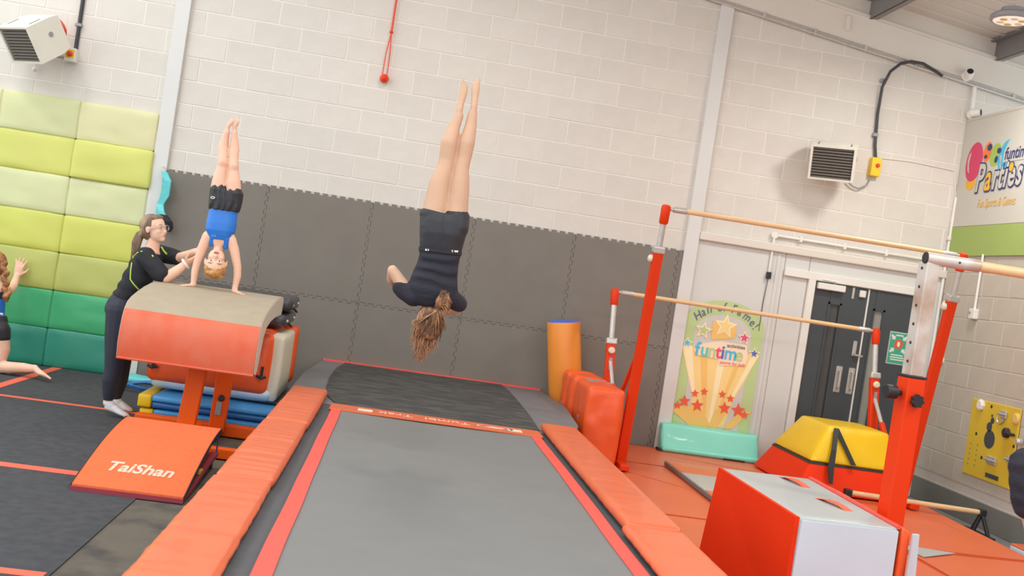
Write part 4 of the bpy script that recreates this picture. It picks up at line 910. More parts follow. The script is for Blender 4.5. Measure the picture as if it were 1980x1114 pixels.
# ---- uneven bars
t = thing('uneven_bars', 'red asymmetric bars with wooden rails and telescopic uprights', 'uneven bars', (5.5, -1.3, 0))
def upright(xb, yb, xt, yt, zt, zs, zsleeve, label=None):
    """base, top, z of red lower tube top"""
    a, b = V((xb, yb, .05)), V((xt, yt, zt)); d = (b - a); at = lambda z: a + d * ((z - a.z) / d.z)
    bar('post', a, at(zs), .085, .06, M['barred'], t, EY)
    bm = BM(); s, u = frame_of(d, EY); R = Matrix((s, d.normalized(), u)).transposed(); box(bm, at(zs + .02), (.10, .06, .085), R, .012, 2); obj('collar', bm, M['steel'], t)
    bm = BM(); tube(bm, [at(zs - .1), at(zt - .06)], .026, 12); obj('inner_tube', bm, M['steel'], t)
    bm = BM(); lathe(bm, [(.03, -.13), (.038, -.12), (.040, .0), (.036, .022), (.02, .03)], b, d, 16); obj('head', bm, M['barred'], t, ang=40)
    bm = BM(); kd = V((0, -1, 0)) if zt < 1.8 else V((-1, 0, 0)); lathe(bm, [(.032, 0), (.03, .02), (.02, .03)], at(zs - .06) + kd * .045, kd, 16); obj('lock_knob', bm, M['cream'], t)
    if zt < 1.8: bm = BM(); box(bm, at(zs - .19) + V((0, -.035, 0)), (.03, .01, .12), None, .003, 1); obj('scale_plate', bm, M['greyplastic'], t)
    return at
HL, HR = W(1288, 402, -1.9), W(1862, 497, -1.9)
zh = (HL.z + HR.z) / 2
aL = upright(4.285, -1.5, HL.x, -1.9, zh, 1.88, 0); aR = upright(6.84, -1.5, HR.x, -1.9, zh, 1.86, 0)
LL, LR = W(1189, 565, -.58), W(1694, 640, -.58); zl = (LL.z + LR.z) / 2
bL = upright(4.26, -.86, LL.x, -.58, zl, 1.02, 0); bR = upright(6.86, -.86, LR.x, -.58, zl, 1.06, 0)
for (A, B, z) in ((HL, HR, zh), (LL, LR, zl)):
    y = A.y; bm = BM(); tube(bm, [(A.x + .16, y, z), (B.x - .16, y, z)], .0205, 14); obj('rail', bm, M['wood'], t)
    for (xa, xb) in ((A.x + .03, A.x + .18), (B.x - .18, B.x - .03)):
        bm = BM(); lathe(bm, [(.014, 0), (.016, .03), (.024, .035), (.025, .14), (.021, .15)] if xa < 5.5 else [(.021, 0), (.025, .01), (.024, .115), (.016, .12), (.014, .15)], (xa, y, z), EX, 14); obj('rail_ferrule', bm, M['steel'], t, ang=40)
# struts between the uprights
for (f1, f2, x) in ((aL, bL, 0), (aR, bR, 0)):
    bar('brace', f1(1.12), V((f1(.1).x - .03, f1(.1).y + .55, .30)), .035, .03, M['barred'], t)
    p = f2(.90); q = V((p.x + .03, p.y - .42, .42)); bm = BM(); tube(bm, [p, p + (q - p) * .55], .018, 10); obj('brace_tube', bm, M['steel'], t)
    bar('brace', p + (q - p) * .5, q + (q - p) * .5, .045, .045, M['barred'], t)
for x in (4.27, 6.85): bar('foot', (x, -1.75, .055), (x, -.6, .055), .08, .05, M['barred'], t)
# ---- single training bar in front right
t = thing('training_bar', 'single wooden training bar on a red upright with black knobs in right foreground', 'training bar', (4.81, -5.25, 0))
pz = 1.905; PX, PYY = 4.81, -5.25; Rz = rotm(0, 0, math.radians(8))
tp = W(1807, 502, PYY); PX = W(1768, 700, PYY).x
def sq(name, z0, z1, w, m, bev=.006):
    bm = BM(); box(bm, (PX, PYY, (z0 + z1) / 2), (w, w, z1 - z0), Rz, bev, 2); return obj(name, bm, m, t)
zs = W(1768, 731, PYY).z
sq('lower_post', .03, zs, .098, M['barred']); sq('collar', zs, zs + .012, .104, M['black'], .002); sq('inner_post', zs + .01, tp.z - .02, .078, M['steelw'])
fd = Rz @ V((-1, 0, 0)); fd2 = Rz @ V((0, -1, 0))
ip = V((PX, PYY, 0)) + fd * .039
for k in range(6):
    bm = BM(); lathe(bm, [(.008, 0), (.008, .002)], ip + V((0, 0, zs + .08 + k * .095)), fd, 10); obj('hole', bm, M['dark'], t)
bm = BM(); lathe(bm, [(.012, 0), (.012, .03), (.034, .032), (.036, .085), (.03, .09)], V((PX, PYY, zs - .085)) + fd * .049, fd, 18); obj('knob', bm, M['black'], t, ang=35)
bm = BM(); c = V((PX, PYY, zs - .11)) + fd2 * .049; s, u = frame_of(fd2)
rings(bm, [[c + fd2 * h + (s * math.cos(k * math.pi / 14) + u * math.sin(k * math.pi / 14)) * (.034 if (k // 2) % 2 else .028) for k in range(28)] for h in (.01, .035)]); obj('star_knob', bm, M['black'], t)
rz = tp.z - .0; bx = V((PX, PYY, rz))
bm = BM(); tube(bm, [bx + V((-.035, -.02, 0)), bx + V((.25, -.02, 0))], .031, 18); obj('sleeve', bm, M['steelw'], t, ang=40)
bm = BM(); lathe(bm, [(.031, 0), (.028, .006)], bx + V((-.035, -.02, 0)), V((-1, 0, 0)), 18); obj('end_cap', bm, M['black'], t)
bm = BM(); tube(bm, [bx + V((.24, -.02, 0)), bx + V((2.2, -.02, 0))], .026, 16); obj('rail', bm, M['wood'], t, ang=40)
bm = BM(); lathe(bm, [(.006, 0), (.006, .003)], bx + V((.13, -.05, .0)), V((0, -1, 0)), 8); obj('bolt', bm, M['dark'], t)
bm = BM(); box(bm, bx + V((2.0, -.0, -.5)), (.078, .078, 1.0)); box(bm, (bx.x + 2.0, PYY, .45), (.098, .098, .9)); obj('far_post', bm, M['barred'], t)
# ---- low wooden practice bar by the right wall
t = thing('floor_bar', 'low wooden practice bar on a black stand beside the right wall', 'practice bar', (7.3, -1.7, FLZ))
e0, e1 = F(1700, 968, .12), F(1908, 992, .10); e1 = V((7.42, -1.78, .09)); e0 = e1 + V((-1.15, .12, .0))
bm = BM(); tube(bm, [e0, e1], .022, 12); obj('rail', bm, M['wood'], t)
for p in (e1 + V((.02, 0, 0)), e0):
    bm = BM(); box(bm, p, (.06, .07, .06), None, .008, 1); obj('clamp', bm, M['black'], t)
    for dy in (-.16, .16): bar('leg', p, (p.x + .01, p.y + dy * .8, FLZ + .04), .03, .03, M['black'], t)
    bar('leg', p, (p.x - .06, p.y, FLZ + .04), .03, .03, M['black'], t)
    bar('foot', (p.x, p.y - .22, FLZ + .025), (p.x, p.y + .22, FLZ + .025), .05, .05, M['black'], t)
c = F(1953, 1052, -.05); MW = CX - .04 - c.x; bm = BM(); t = thing('mat_corner', 'orange mat with white edge at the right border', 'mat', (c.x + .3, c.y - .3, FLZ))
softobj('top', M['pad'], t, corners=[V((c.x + .0, c.y - .9, -.055)), V((c.x + MW, c.y - .9, -.055)), V((c.x, c.y, -.055)), V((c.x + MW, c.y + .05, -.055)), V((c.x + .01, c.y - .9, -.04)), V((c.x + MW, c.y - .9, -.04)), V((c.x + .01, c.y, -.04)), V((c.x + MW, c.y + .05, -.04))], r=.006, puff=.003, wr=.002, n=(8, 8, 1))
softobj('edge', M['vwhite'], t, corners=[V((c.x + .0, c.y - .9, FLZ)), V((c.x + MW, c.y - .9, FLZ)), V((c.x, c.y, FLZ)), V((c.x + MW, c.y + .05, FLZ)), V((c.x + .0, c.y - .9, -.056)), V((c.x + MW, c.y - .9, -.056)), V((c.x + .0, c.y, -.056)), V((c.x + MW, c.y + .05, -.056))], r=.01, puff=.003, wr=.002, n=(8, 8, 2))
# ================================================================== PEOPLE
def fig_limb(bm, pts, n=14):
    """pts: list of (P, r): cones between joints, spheres at joints"""
    for i, (p, r) in enumerate(pts):
        sphere(bm, V(p), r, n, 8)
        if i:
            p0, r0_ = V(pts[i - 1][0]), pts[i - 1][1]; d = V(p) - p0
            if d.length < 1e-5: continue
            s, u = frame_of(d); rings(bm, [circ(p0, s, u, r0_, r0_, n), circ(V(p), s, u, r, r, n)])
def fig_torso(bm, secs, n=24):
    """secs: list of (P, side vector, half width, half depth, normal)"""
    rs = []
    for (p, s, a, b, nn) in secs:
        s = V(s).normalized(); nn = V(nn).normalized(); rs.append([V(p) + s * (a * math.copysign(abs(math.cos(q)) ** .85, math.cos(q))) + nn * (b * math.copysign(abs(math.sin(q)) ** .85, math.sin(q))) for q in [2 * math.pi * k / n for k in range(n)]])
    rings(bm, rs)
def fig_ell(bm, c, ax, n=18, m=12):
    g = bmesh.ops.create_uvsphere(bm, u_segments=n, v_segments=m, radius=1)
    for v in g['verts']: v.co = V(c) + ax[0] * v.co.x + ax[1] * v.co.y + ax[2] * v.co.z
def blob(name, bm, vox, it, m, parent):
    me = bpy.data.meshes.new(name); bmesh.ops.recalc_face_normals(bm, faces=bm.faces); bm.to_mesh(me); bm.free()
    ob = bpy.data.objects.new('tmp', me); COL.objects.link(ob)
    r = ob.modifiers.new('r', 'REMESH'); r.mode = 'VOXEL'; r.voxel_size = vox; r.use_smooth_shade = True
    if it: s = ob.modifiers.new('s', 'SMOOTH'); s.factor = .5; s.iterations = it
    dg = bpy.context.evaluated_depsgraph_get(); me2 = bpy.data.meshes.new_from_object(ob.evaluated_get(dg)); me2.name = name
    bpy.data.objects.remove(ob); bpy.data.meshes.remove(me)
    for p in me2.polygons: p.use_smooth = True
    me2.materials.clear(); me2.materials.append(m)
    return link(name, me2, None, parent)
def fig_hand(bm, wrist, d, nrm, size, curl=.25, side=1, spread=.12):
    """wrist point, d = finger direction, nrm = palm normal (fingers curl towards it), side = +-1 thumb side along d x nrm"""
    d = V(d).normalized(); nrm = V(nrm); nrm = (nrm - d * nrm.dot(d)).normalized(); s = d.cross(nrm).normalized() * side; L = size
    pc = V(wrist)
    fig_torso(bm, [(pc - d * .04 * L, s, .15 * L, .11 * L, nrm), (pc + d * .12 * L, s, .19 * L, .10 * L, nrm), (pc + d * .32 * L, s, .235 * L, .095 * L, nrm), (pc + d * .48 * L, s, .225 * L, .085 * L, nrm), (pc + d * .54 * L, s, .19 * L, .06 * L, nrm)], 16)
    for k, (o, ln) in enumerate(((.165, .42), (.055, .47), (-.055, .44), (-.16, .35))):
        b = pc + d * (.49 * L - abs(o) * .1 * L) + s * o * L; a1 = spread * (o / .16)
        dd = (d * math.cos(a1) + s * math.sin(a1)).normalized(); pts = [(b, .062 * L)]; ang = curl * .5
        for j, fr_ in enumerate((.45, .32, .23)):
            dirn = dd * math.cos(ang) + nrm * math.sin(ang); b = b + dirn * ln * L * fr_; pts.append((b, (.056, .05, .042)[j] * L)); ang += curl
        fig_limb(bm, pts, 8)
    b = pc + d * .10 * L + s * .15 * L; d1 = (d * .62 + s * .70 + nrm * .25).normalized(); b2 = b + d1 * .24 * L; d2 = (d * .85 + s * .38 + nrm * .25).normalized(); b3 = b2 + d2 * .18 * L
    fig_limb(bm, [(b, .085 * L), (b2, .066 * L), (b3, .052 * L), (b3 + d2 * .08 * L, .045 * L)], 8)
def fig_foot(bm, ankle, heel, toe, nrm, w, tside=1):
    """nrm = towards the instep"""
    A, H, T = V(ankle), V(heel), V(toe); d = (T - H).normalized(); L = (T - H).length; nrm = V(nrm); nrm = (nrm - d * nrm.dot(d)).normalized(); s = d.cross(nrm)
    fig_limb(bm, [(A, w * .62), (H + d * .12 * L + nrm * w * .3, w * .62)])
    fig_torso(bm, [(H + nrm * w * .25, s, w * .42, w * .42, nrm), (H + d * .12 * L + nrm * w * .35, s, w * .58, w * .55, nrm), (H + d * .4 * L + nrm * w * .5, s, w * .62, w * .62, nrm), (H + d * .66 * L + nrm * w * .3, s, w * .78, w * .42, nrm), (H + d * .82 * L + nrm * w * .2, s, w * .66, w * .3, nrm), (H + d * .9 * L + nrm * w * .18, s, w * .48, w * .22, nrm)], 16)
    fig_limb(bm, [(A, w * .6), (H + d * .45 * L + nrm * w * .55, w * .5)])
    for k in range(5):
        o = (k - 2) * w * .25 * tside; e = L * (1.0 - .045 * k); fig_limb(bm, [(H + d * L * .8 + s * o + nrm * w * .2, w * .22), (H + d * e + s * o + nrm * w * .16, w * (.24 if k == 0 else .17))], 8)
def fig_head(bm, c, U, Fv, h):
    """head centre (eye level), up (to crown), forward (face), chin-crown height"""
    U = V(U).normalized(); Fv = V(Fv); Fv = (Fv - U * Fv.dot(U)).normalized(); S = U.cross(Fv)
    fig_ell(bm, c + U * .12 * h - Fv * .05 * h, (S * .345 * h, Fv * .43 * h, U * .38 * h))
    fig_ell(bm, c - U * .17 * h + Fv * .10 * h, (S * .27 * h, Fv * .27 * h, U * .30 * h))
    fig_ell(bm, c - U * .385 * h + Fv * .235 * h, (S * .12 * h, Fv * .11 * h, U * .10 * h))       # chin
    fig_limb(bm, [(c - U * .03 * h + Fv * .355 * h, .035 * h), (c - U * .11 * h + Fv * .40 * h, .045 * h), (c - U * .155 * h + Fv * .415 * h, .058 * h)], 10)   # nose
    for q in (-1, 1):
        fig_ell(bm, c - U * .15 * h + Fv * .365 * h + S * .055 * h * q, (S * .04 * h, Fv * .035 * h, U * .032 * h), 10, 8)
        fig_limb(bm, [(c + U * .055 * h + Fv * .335 * h + S * .06 * h * q, .045 * h), (c + U * .05 * h + Fv * .29 * h + S * .2 * h * q, .05 * h)], 8)   # brow
        fig_ell(bm, c - U * .13 * h + Fv * .25 * h + S * .15 * h * q, (S * .10 * h, Fv * .10 * h, U * .10 * h), 10, 8)
        fig_ell(bm, c - U * .04 * h - Fv * .04 * h + S * .355 * h * q, (S * .03 * h, Fv * .085 * h, U * .125 * h), 10, 8)     # ear
    fig_ell(bm, c - U * .27 * h + Fv * .345 * h, (S * .10 * h, Fv * .05 * h, U * .045 * h), 10, 8)
    return U, Fv, S
def fig_face(parent, c, U, Fv, S, h, mouth=.02, lips='lips', look=None, iris='iris'):
    for q in (-1, 1):
        e = c + Fv * .318 * h + S * .135 * h * q; bm = BM(); fig_ell(bm, e, (S * .062 * h, Fv * .045 * h, U * .034 * h), 12, 8); ob = obj('eye', bm, M['eye'], parent, smooth=True)
        bm = BM(); fig_ell(bm, e + Fv * .034 * h + (V(look) * .015 * h if look else V()), (S * .027 * h, Fv * .016 * h, U * .029 * h), 10, 8); obj('iris', bm, M[iris], ob, smooth=True)
        bm = BM(); fig_limb(bm, [(e + U * .085 * h - S * .05 * h * q + Fv * .045 * h, .010 * h), (e + U * .10 * h + Fv * .04 * h, .013 * h), (e + U * .082 * h + S * .07 * h * q + Fv * .0 * h, .008 * h)], 6); obj('eyebrow', bm, M['hair_brown'], parent, smooth=True)
    bm = BM(); fig_ell(bm, c - U * .27 * h + Fv * .385 * h, (S * .085 * h, Fv * .022 * h, U * (.018 + mouth) * h), 14, 8); obj('lips', bm, M[lips], parent, smooth=True)
def person(label, loc): return thing('person', label, 'person', loc)
def strands(name, starts, ends, n, r, m, parent, sag=V((0, 0, 0)), jit=.02, seed=1):
    rnd = random.Random(seed); bm = BM()
    for k in range(n):
        a = V(rnd.choice(starts)); b = V(rnd.choice(ends)); J = lambda q: V((rnd.uniform(-q, q), rnd.uniform(-q, q), rnd.uniform(-q, q)))
        a = a + J(jit); b = b + J(jit * 1.4); mid = (a + b) / 2 + sag + J(jit * .8); rr = r * rnd.uniform(.5, 1.2)
        pts = [a * (1 - t_) ** 2 + mid * 2 * t_ * (1 - t_) + b * t_ * t_ for t_ in (0, .2, .4, .6, .8, 1)]
        tube(bm, pts, [rr, rr, rr, rr * .8, rr * .6, rr * .2], 5)
    o = obj(name, bm, m, parent, smooth=True); o['kind'] = 'stuff'; return o
def mark(name, c, ex, ey, nrm, m, parent):
    flat(name, ellipse(c, ex, ey, 16), 0, m, parent, V(nrm))

# ---------------------------------------------------------------- 1. tumbler upside down above the track (seen from behind)
Y0 = -4.55; s0 = FPX / (Y0 - CAM.y)            # px per metre
def g(x, y, dy=0.0): return W(x, y, Y0 + dy)
def px(v): return v / s0
pg = person('tumbler upside down in mid air over the track, black tshirt and shorts', g(858, 680))
AX = (g(900, 200) - g(850, 600)).normalized(); SD = V((1, 0, 0)); SD = (SD - AX * SD.dot(AX)).normalized(); BK = SD.cross(AX).normalized()
if BK.y > 0: BK = -BK        # her back faces the camera (-Y)
legs = [([(g(838, 425, .0), px(25)), (g(849, 357), px(20.5)), (g(861, 322), px(16)), (g(864, 308), px(15.5)), (g(868, 276, -.012), px(16)), (g(878, 245), px(12)), (g(887, 224), px(9.5))], (887, 219), (901, 155)), ([(g(880, 428), px(24)), (g(888.5, 362), px(19.5)), (g(892, 325), px(15.5)), (g(897, 305), px(15)), (g(903, 276, -.012), px(15.5)), (g(910, 245), px(12)), (g(914, 220), px(9.5))], (916, 213), (922, 150))]
bm = BM()
for pts, hl, to in legs:
    fig_limb(bm, pts); fig_foot(bm, pts[-1][0], g(*hl, -.02), g(*to, .03), V((0, 1, .25)), px(11), -1 if to[0] < 910 else 1)
fig_torso(bm, [(g(860, 418), SD, px(42), px(26), BK), (g(857, 450), SD, px(42), px(31), BK), (g(853, 480), SD, px(37), px(26), BK), (g(848, 510), SD, px(36), px(25), BK), (g(840, 545), SD, px(42), px(28), BK), (g(836, 570), SD, px(42), px(25), BK), (g(834, 584), SD, px(26), px(18), BK)])
HC = g(831, 628, -.0); HU = (g(826, 660) - g(835, 590)).normalized()
fig_limb(bm, [(g(835, 580), px(17)), (g(833, 605, .01), px(15))])
HU_, HF, HS = fig_head(bm, g(831, 622, .01), V((HU.x, HU.y - .25, HU.z)), V((0, 1, 0)), px(68))
# arms folded in
SL, ELb, HNl = g(793, 574), g(759, 523, .02), g(766, 552, .16)
fig_limb(bm, [(SL, px(15)), ((SL + ELb) / 2, px(13)), (ELb, px(10.5)), (g(758, 540, .08), px(10.5)), (HNl, px(8))])
fig_hand(bm, HNl, (g(790, 560, .2) - HNl), V((0, -1, 0)), px(46), .5, 1)
SR, ERb, HNr = g(876, 580), g(892, 590, .06), g(868, 604, .17)
fig_limb(bm, [(SR, px(15)), (ERb, px(11)), (g(880, 600, .13), px(10)), (HNr, px(8))])
fig_hand(bm, HNr, (g(840, 590, .2) - HNr), V((0, -1, 0)), px(46), .5, -1)
blob('body', bm, .0065, 4, M['skin2'], pg)
# shorts
bm = BM()
fig_torso(bm, [(g(860, 414), SD, px(44.5), px(28), BK), (g(858, 430), SD, px(45.5), px(33), BK), (g(856, 452), SD, px(45), px(35), BK), (g(853, 474), SD, px(42), px(31), BK), (g(852, 487), SD, px(40), px(28), BK)])
for pts, x_, y_ in ((legs[0][0], 837, 411), (legs[1][0], 883, 414)):
    fig_limb(bm, [(g(x_ + (1 if x_ < 850 else -3), 440, -.01), px(27)), (g(x_, y_ + 8), px(25.5))])
    p_ = g(x_ + 1, y_ - 2); ax = (g(x_ + 8, y_ - 40) - g(x_, y_)).normalized(); s_, u_ = frame_of(ax); rings(bm, [circ(p_ - ax * .03, s_, u_, px(25.5), px(26), 18), circ(p_, s_, u_, px(25), px(25.5), 18)])
for sgn in (-1, 1): fig_ell(bm, g(856 + sgn * 19, 450, -.03), (SD * px(23), AX * px(30), BK * px(19)))
sh = blob('shorts', bm, .0065, 3, M['cl_short'], pg)
bm = BM(); tube(bm, [g(858, 412, -.11), g(857, 440, -.135), g(855, 470, -.125)], .0022, 5); obj('seam', bm, M['cl_legging'], sh)
bm = BM()
fig_torso(bm, [(g(851.5, 482), SD, px(42), px(30.5), BK), (g(851, 489), SD, px(42), px(30.5), BK)]); wb_ = obj('waistband', bm, M['cl_black'], sh)
for x in (824, 829, 874, 880, 884): bm = BM(); c_ = g(x, 484.5 + (x - 850) * .05, -.098 + .0010 * abs(x - 852)); box(bm, c_, (.010, .004, .010)); obj('waistband_print', bm, M['white'], sh)
# t-shirt with folds
bm = BM(); secs = []
for k, (x, y, a, b) in enumerate(((851, 486, 42, 30), (850, 496, 39, 29), (846.5, 512, 40, 29), (842, 528, 43, 30), (839, 544, 46, 31), (837, 560, 49, 31), (835, 576, 47, 28), (834, 588, 38, 22), (834, 594, 22, 17))): secs.append((g(x, y), SD, px(a), px(b), BK))
fig_torso(bm, secs)
fig_limb(bm, [(g(800, 572), px(21)), (g(782, 562, .01), px(18.5)), (g(775, 556, .012), px(17))]); fig_limb(bm, [(g(870, 576), px(20)), (g(885, 586, .03), px(17)), (g(888, 588, .045), px(16))])
shirt = blob('tshirt', bm, .0065, 3, M['cl_navy'], pg)
for v in shirt.data.vertices:
    u_ = v.co.dot(AX); v.co += BK * (.006 * math.sin(u_ * 95 + 5 * v.co.x + 3 * noise.noise(v.co * 6)) * max(0, min(1, (v.co.z - g(850, 560).z) * 10 + .4)))
# hair: cap, ponytail, loose strands hanging
bm = BM(); HCc = g(831, 622, .01); hh = px(68)
fig_ell(bm, HCc + HU_ * .14 * hh - HF * .10 * hh, (HS * .395 * hh, HF * .45 * hh, HU_ * .43 * hh)); fig_ell(bm, HCc - HF * .14 * hh - HU_ * .12 * hh, (HS * .37 * hh, HF * .33 * hh, HU_ * .38 * hh))
fig_limb(bm, [(g(848, 596, -.075), px(8)), (g(852, 582, -.105), px(10)), (g(858, 573, -.11), px(9)), (g(864, 582, -.10), px(9)), (g(864, 596, -.09), px(7))])
hair = blob('hair', bm, .006, 3, M['hair_brown'], pg)
strands('loose_hair', [g(x, y, dy) for x, y, dy in ((803, 622, -.02), (812, 640, -.03), (824, 652, 0), (838, 655, 0), (815, 605, -.07), (830, 615, -.09))], [g(x, y, .0) for x, y in ((804, 690), (812, 702), (820, 692), (830, 680), (808, 672), (798, 668), (842, 678))], 150, .0036, M['hair_light'], pg, jit=.016, seed=3)
strands('ponytail_hair', [g(850, 592, -.085), g(852, 588, -.10)], [g(856, 566, -.115), g(864, 570, -.12), g(868, 590, -.11), g(862, 602, -.10)], 110, .0035, M['hair_brown'], pg, sag=V((0, -.03, .03)), jit=.014, seed=4)
bm = BM(); c_ = g(847, 596, -.075); tube(bm, [c_ + V((.022 * math.cos(a), -.01 * math.cos(a), .02 * math.sin(a))) for a in [k * math.pi / 6 for k in range(12)]], .006, 6, closed=True); obj('hair_tie', bm, M['cl_black'], pg)
for hm_, hn_, hs_ in (('hair_brown', 90, 5), ('hair_light', 45, 6)): strands('swept_hair', [g(848, 597, -.09), g(845, 599, -.085), g(851, 599, -.085)], [HCc + HU_ * .5 * hh + HS * w_ * hh - HF * .2 * hh for w_ in (-.3, -.15, 0, .15, .3)] + [HCc + HU_ * .2 * hh + HS * w_ * hh - HF * .3 * hh for w_ in (-.4, .4)], hn_, .0032, M[hm_], pg, sag=-HF * .30 * hh + HU_ * .02 * hh, jit=.012, seed=hs_)

# ---------------------------------------------------------------- 2. boy in a handstand on the vault
Y0 = -2.28; s0 = FPX / (Y0 - CAM.y)
pb = person('child in blue leotard and black shorts in a handstand on the vaulting table', g(415, 560))
AX = (g(452, 250) - g(425, 480)).normalized(); SD = V((1, 0, 0)); SD = (SD - AX * SD.dot(AX)).normalized(); FR = V((0, -1, 0)); FR = (FR - AX * FR.dot(AX)).normalized()
bm = BM()
legs = [([(g(421, 378), px(15.5)), (g(425, 348), px(14)), (g(429.5, 322), px(10)), (g(430.5, 314, -.01), px(9.6)), (g(431, 300), px(8.8)), (g(431.5, 285, .015), px(9.8)), (g(435, 268, .01), px(7.4)), (g(439, 255), px(5.6))], (438, 252), (453, 228)), ([(g(451, 384), px(15.5)), (g(451, 352), px(13.8)), (g(451.5, 330), px(10)), (g(451.8, 321, -.01), px(9.6)), (g(452, 306), px(8.8)), (g(453, 288, .015), px(9.6)), (g(453.5, 270, .01), px(7.2)), (g(453.5, 256), px(5.4))], (454, 251), (460.5, 230))]
for pts, hl, to in legs:
    fig_limb(bm, pts); fig_foot(bm, pts[-1][0], g(*hl, .02), g(*to, -.02), V((-.3, -1, 0)), px(6.4))
fig_torso(bm, [(g(437, 372), SD, px(27), px(16), FR), (g(435, 392), SD, px(27), px(18), FR), (g(431.5, 412), SD, px(25), px(17), FR), (g(428.5, 432), SD, px(26.5), px(18.5), FR), (g(426, 452), SD, px(26), px(17), FR), (g(424.5, 466), SD, px(20), px(13), FR), (g(423, 476), SD, px(10), px(10), FR)])
arms = [([(g(402, 457), px(10.5)), (g(392, 478), px(9.2)), (g(382, 506), px(7.6)), (g(377, 526), px(7.2)), (g(374.5, 546), px(5.4))], -1), ([(g(446, 464), px(10.5)), (g(453, 484), px(9.2)), (g(459, 516), px(7.6)), (g(459, 534), px(7.2)), (g(454.5, 555), px(5.4))], 1)]
for pts, q in arms:
    fig_limb(bm, pts); w_ = pts[-1][0]; 
    fig_hand(bm, V((w_.x, w_.y - .0, 1.072)) + V((q * .005, 0, 0)), V((q * .75, -.75, -.08)), V((0, .0, -1)), px(27), .06, q, .3)
    fig_limb(bm, [(w_, px(5.6)), (V((w_.x, w_.y, 1.08)), px(6))])
HC = g(417, 509, -.03); hh = px(56)
fig_limb(bm, [(g(423.5, 472), px(9.5)), (g(421, 488, -.01), px(9))])
U_, F_, S_ = fig_head(bm, HC, g(412, 540, -.06) - g(421, 480, -.0), V((.1, -1, .12)), hh)
blob('body', bm, .0055, 3, M['skin'], pb)
fig_face(pb, HC, U_, F_, S_, hh, .025)
bm = BM(); fig_torso(bm, [(g(434, 398), SD, px(27.5), px(19.5), FR), (g(431.5, 412), SD, px(26.5), px(19), FR), (g(428.5, 432), SD, px(28), px(20), FR), (g(426.5, 446), SD, px(27.5), px(19.5), FR), (g(425.5, 456), SD, px(24), px(17.5), FR), (g(424.5, 464), SD, px(19), px(14.5), FR)])
for a_, b_, c_ in (((412, 458), (409, 472), (410, 462)), ((438, 462), (436, 478), (439, 468))): fig_limb(bm, [(g(*a_, -.03), px(6.5)), (g(*b_, -.02), px(5)), (g(*c_, .05), px(5))])
lo = blob('leotard', bm, .0055, 3, M['cl_blue'], pb)
bm = BM(); fig_torso(bm, [(g(438, 370), SD, px(29.5), px(18.5), FR), (g(436.5, 385), SD, px(31), px(21), FR), (g(434.5, 398), SD, px(30.5), px(21.5), FR), (g(433, 408), SD, px(28), px(20.5), FR)])
fig_limb(bm, [(g(422, 385), px(17.5)), (g(424, 370), px(18))]); fig_limb(bm, [(g(450, 392), px(17.5)), (g(452, 377), px(17.5))])
for (x, y) in ((424, 369), (452.5, 376)):
    p_ = g(x, y); s_, u_ = frame_of(AX); rings(bm, [circ(p_ - AX * .05, s_, u_, px(17.5), px(17), 18), circ(p_ + AX * .012, s_, u_, px(18.5), px(17.5), 18)])
so = blob('shorts', bm, .0055, 2, M['cl_short'], pb)
for v in so.data.vertices: v.co += FR * .005 * math.sin(v.co.x * 140 + 4 * noise.noise(v.co * 9))
bm = BM(); p_ = g(411.5, 382, -.088); 
rings(bm, [[p_ + SD * (a * math.cos(k * math.pi / 8)) + AX * (a * .6 * math.sin(k * math.pi / 8)) + FR * .004 for k in range(16)] for a in (.016, .009)], cap=False); obj('shorts_emblem', bm, M['white'], so)
bm = BM(); p_ = g(413, 456, -.088); rings(bm, [[p_ + SD * (a * math.cos(k * math.pi / 8)) + AX * (a * .4 * math.sin(k * math.pi / 8)) for k in range(16)] for a in (.018, .012)], cap=False); obj('leotard_emblem', bm, M['greyplastic'], lo)
bm = BM(); fig_ell(bm, HC + U_ * .19 * hh - F_ * .07 * hh, (S_ * .365 * hh, F_ * .42 * hh, U_ * .345 * hh)); fig_ell(bm, HC + U_ * .0 * hh - F_ * .2 * hh, (S_ * .36 * hh, F_ * .28 * hh, U_ * .36 * hh)); fig_ell(bm, HC + U_ * .40 * hh + F_ * .17 * hh, (S_ * .27 * hh, F_ * .18 * hh, U_ * .12 * hh))
blob('hair', bm, .005, 2, M['hair_ginger'], pb)
strands('hair_tufts', [HC + U_ * .36 * hh + S_ * q * hh + F_ * .2 * hh for q in (-.25, -.1, .05, .2)], [HC + U_ * .52 * hh + S_ * q * hh + F_ * .22 * hh for q in (-.3, -.15, 0, .15, .28)], 60, .003, M['hair_ginger'], pb, jit=.012, seed=8)

# ---------------------------------------------------------------- 3. coach in black supporting the child
Y0 = -2.05; s0 = FPX / (Y0 - CAM.y)
pw = person('coach in black tshirt and leggings with ponytail and glasses supporting the handstand', V((.22, -2.0, 0)))
TD = (g(296, 478) - g(236, 590)).normalized()             # trunk direction, leaning
SDw = V((0, -1, 0)); FRw = SDw.cross(TD).normalized()
if FRw.x < 0: FRw = -FRw
bm = BM()
nf = g(208, 780, -.12); ff = g(224, 775, .18)
legs = [[(g(233, 600, -.09), px(24)), (g(226, 650, -.10), px(20)), (g(220, 695, -.12), px(14.5)), (g(219, 712, -.12), px(14)), (g(214, 735, -.12), px(14)), (g(211, 760, -.12), px(10)), (nf, px(8))], [(g(236, 600, .09), px(24)), (g(240, 650, .12), px(19)), (g(238, 695, .15), px(14)), (g(232, 735, .17), px(13)), (g(226, 760, .18), px(9.5)), (ff, px(8))]]
for pts in legs: fig_limb(bm, pts)
fig_foot(bm, nf, g(205, 789, -.12), g(247, 807, -.14), V((.2, 0, 1)), px(10)); fig_foot(bm, ff, g(220, 783, .18), g(254, 796, .17), V((.2, 0, 1)), px(9.5))
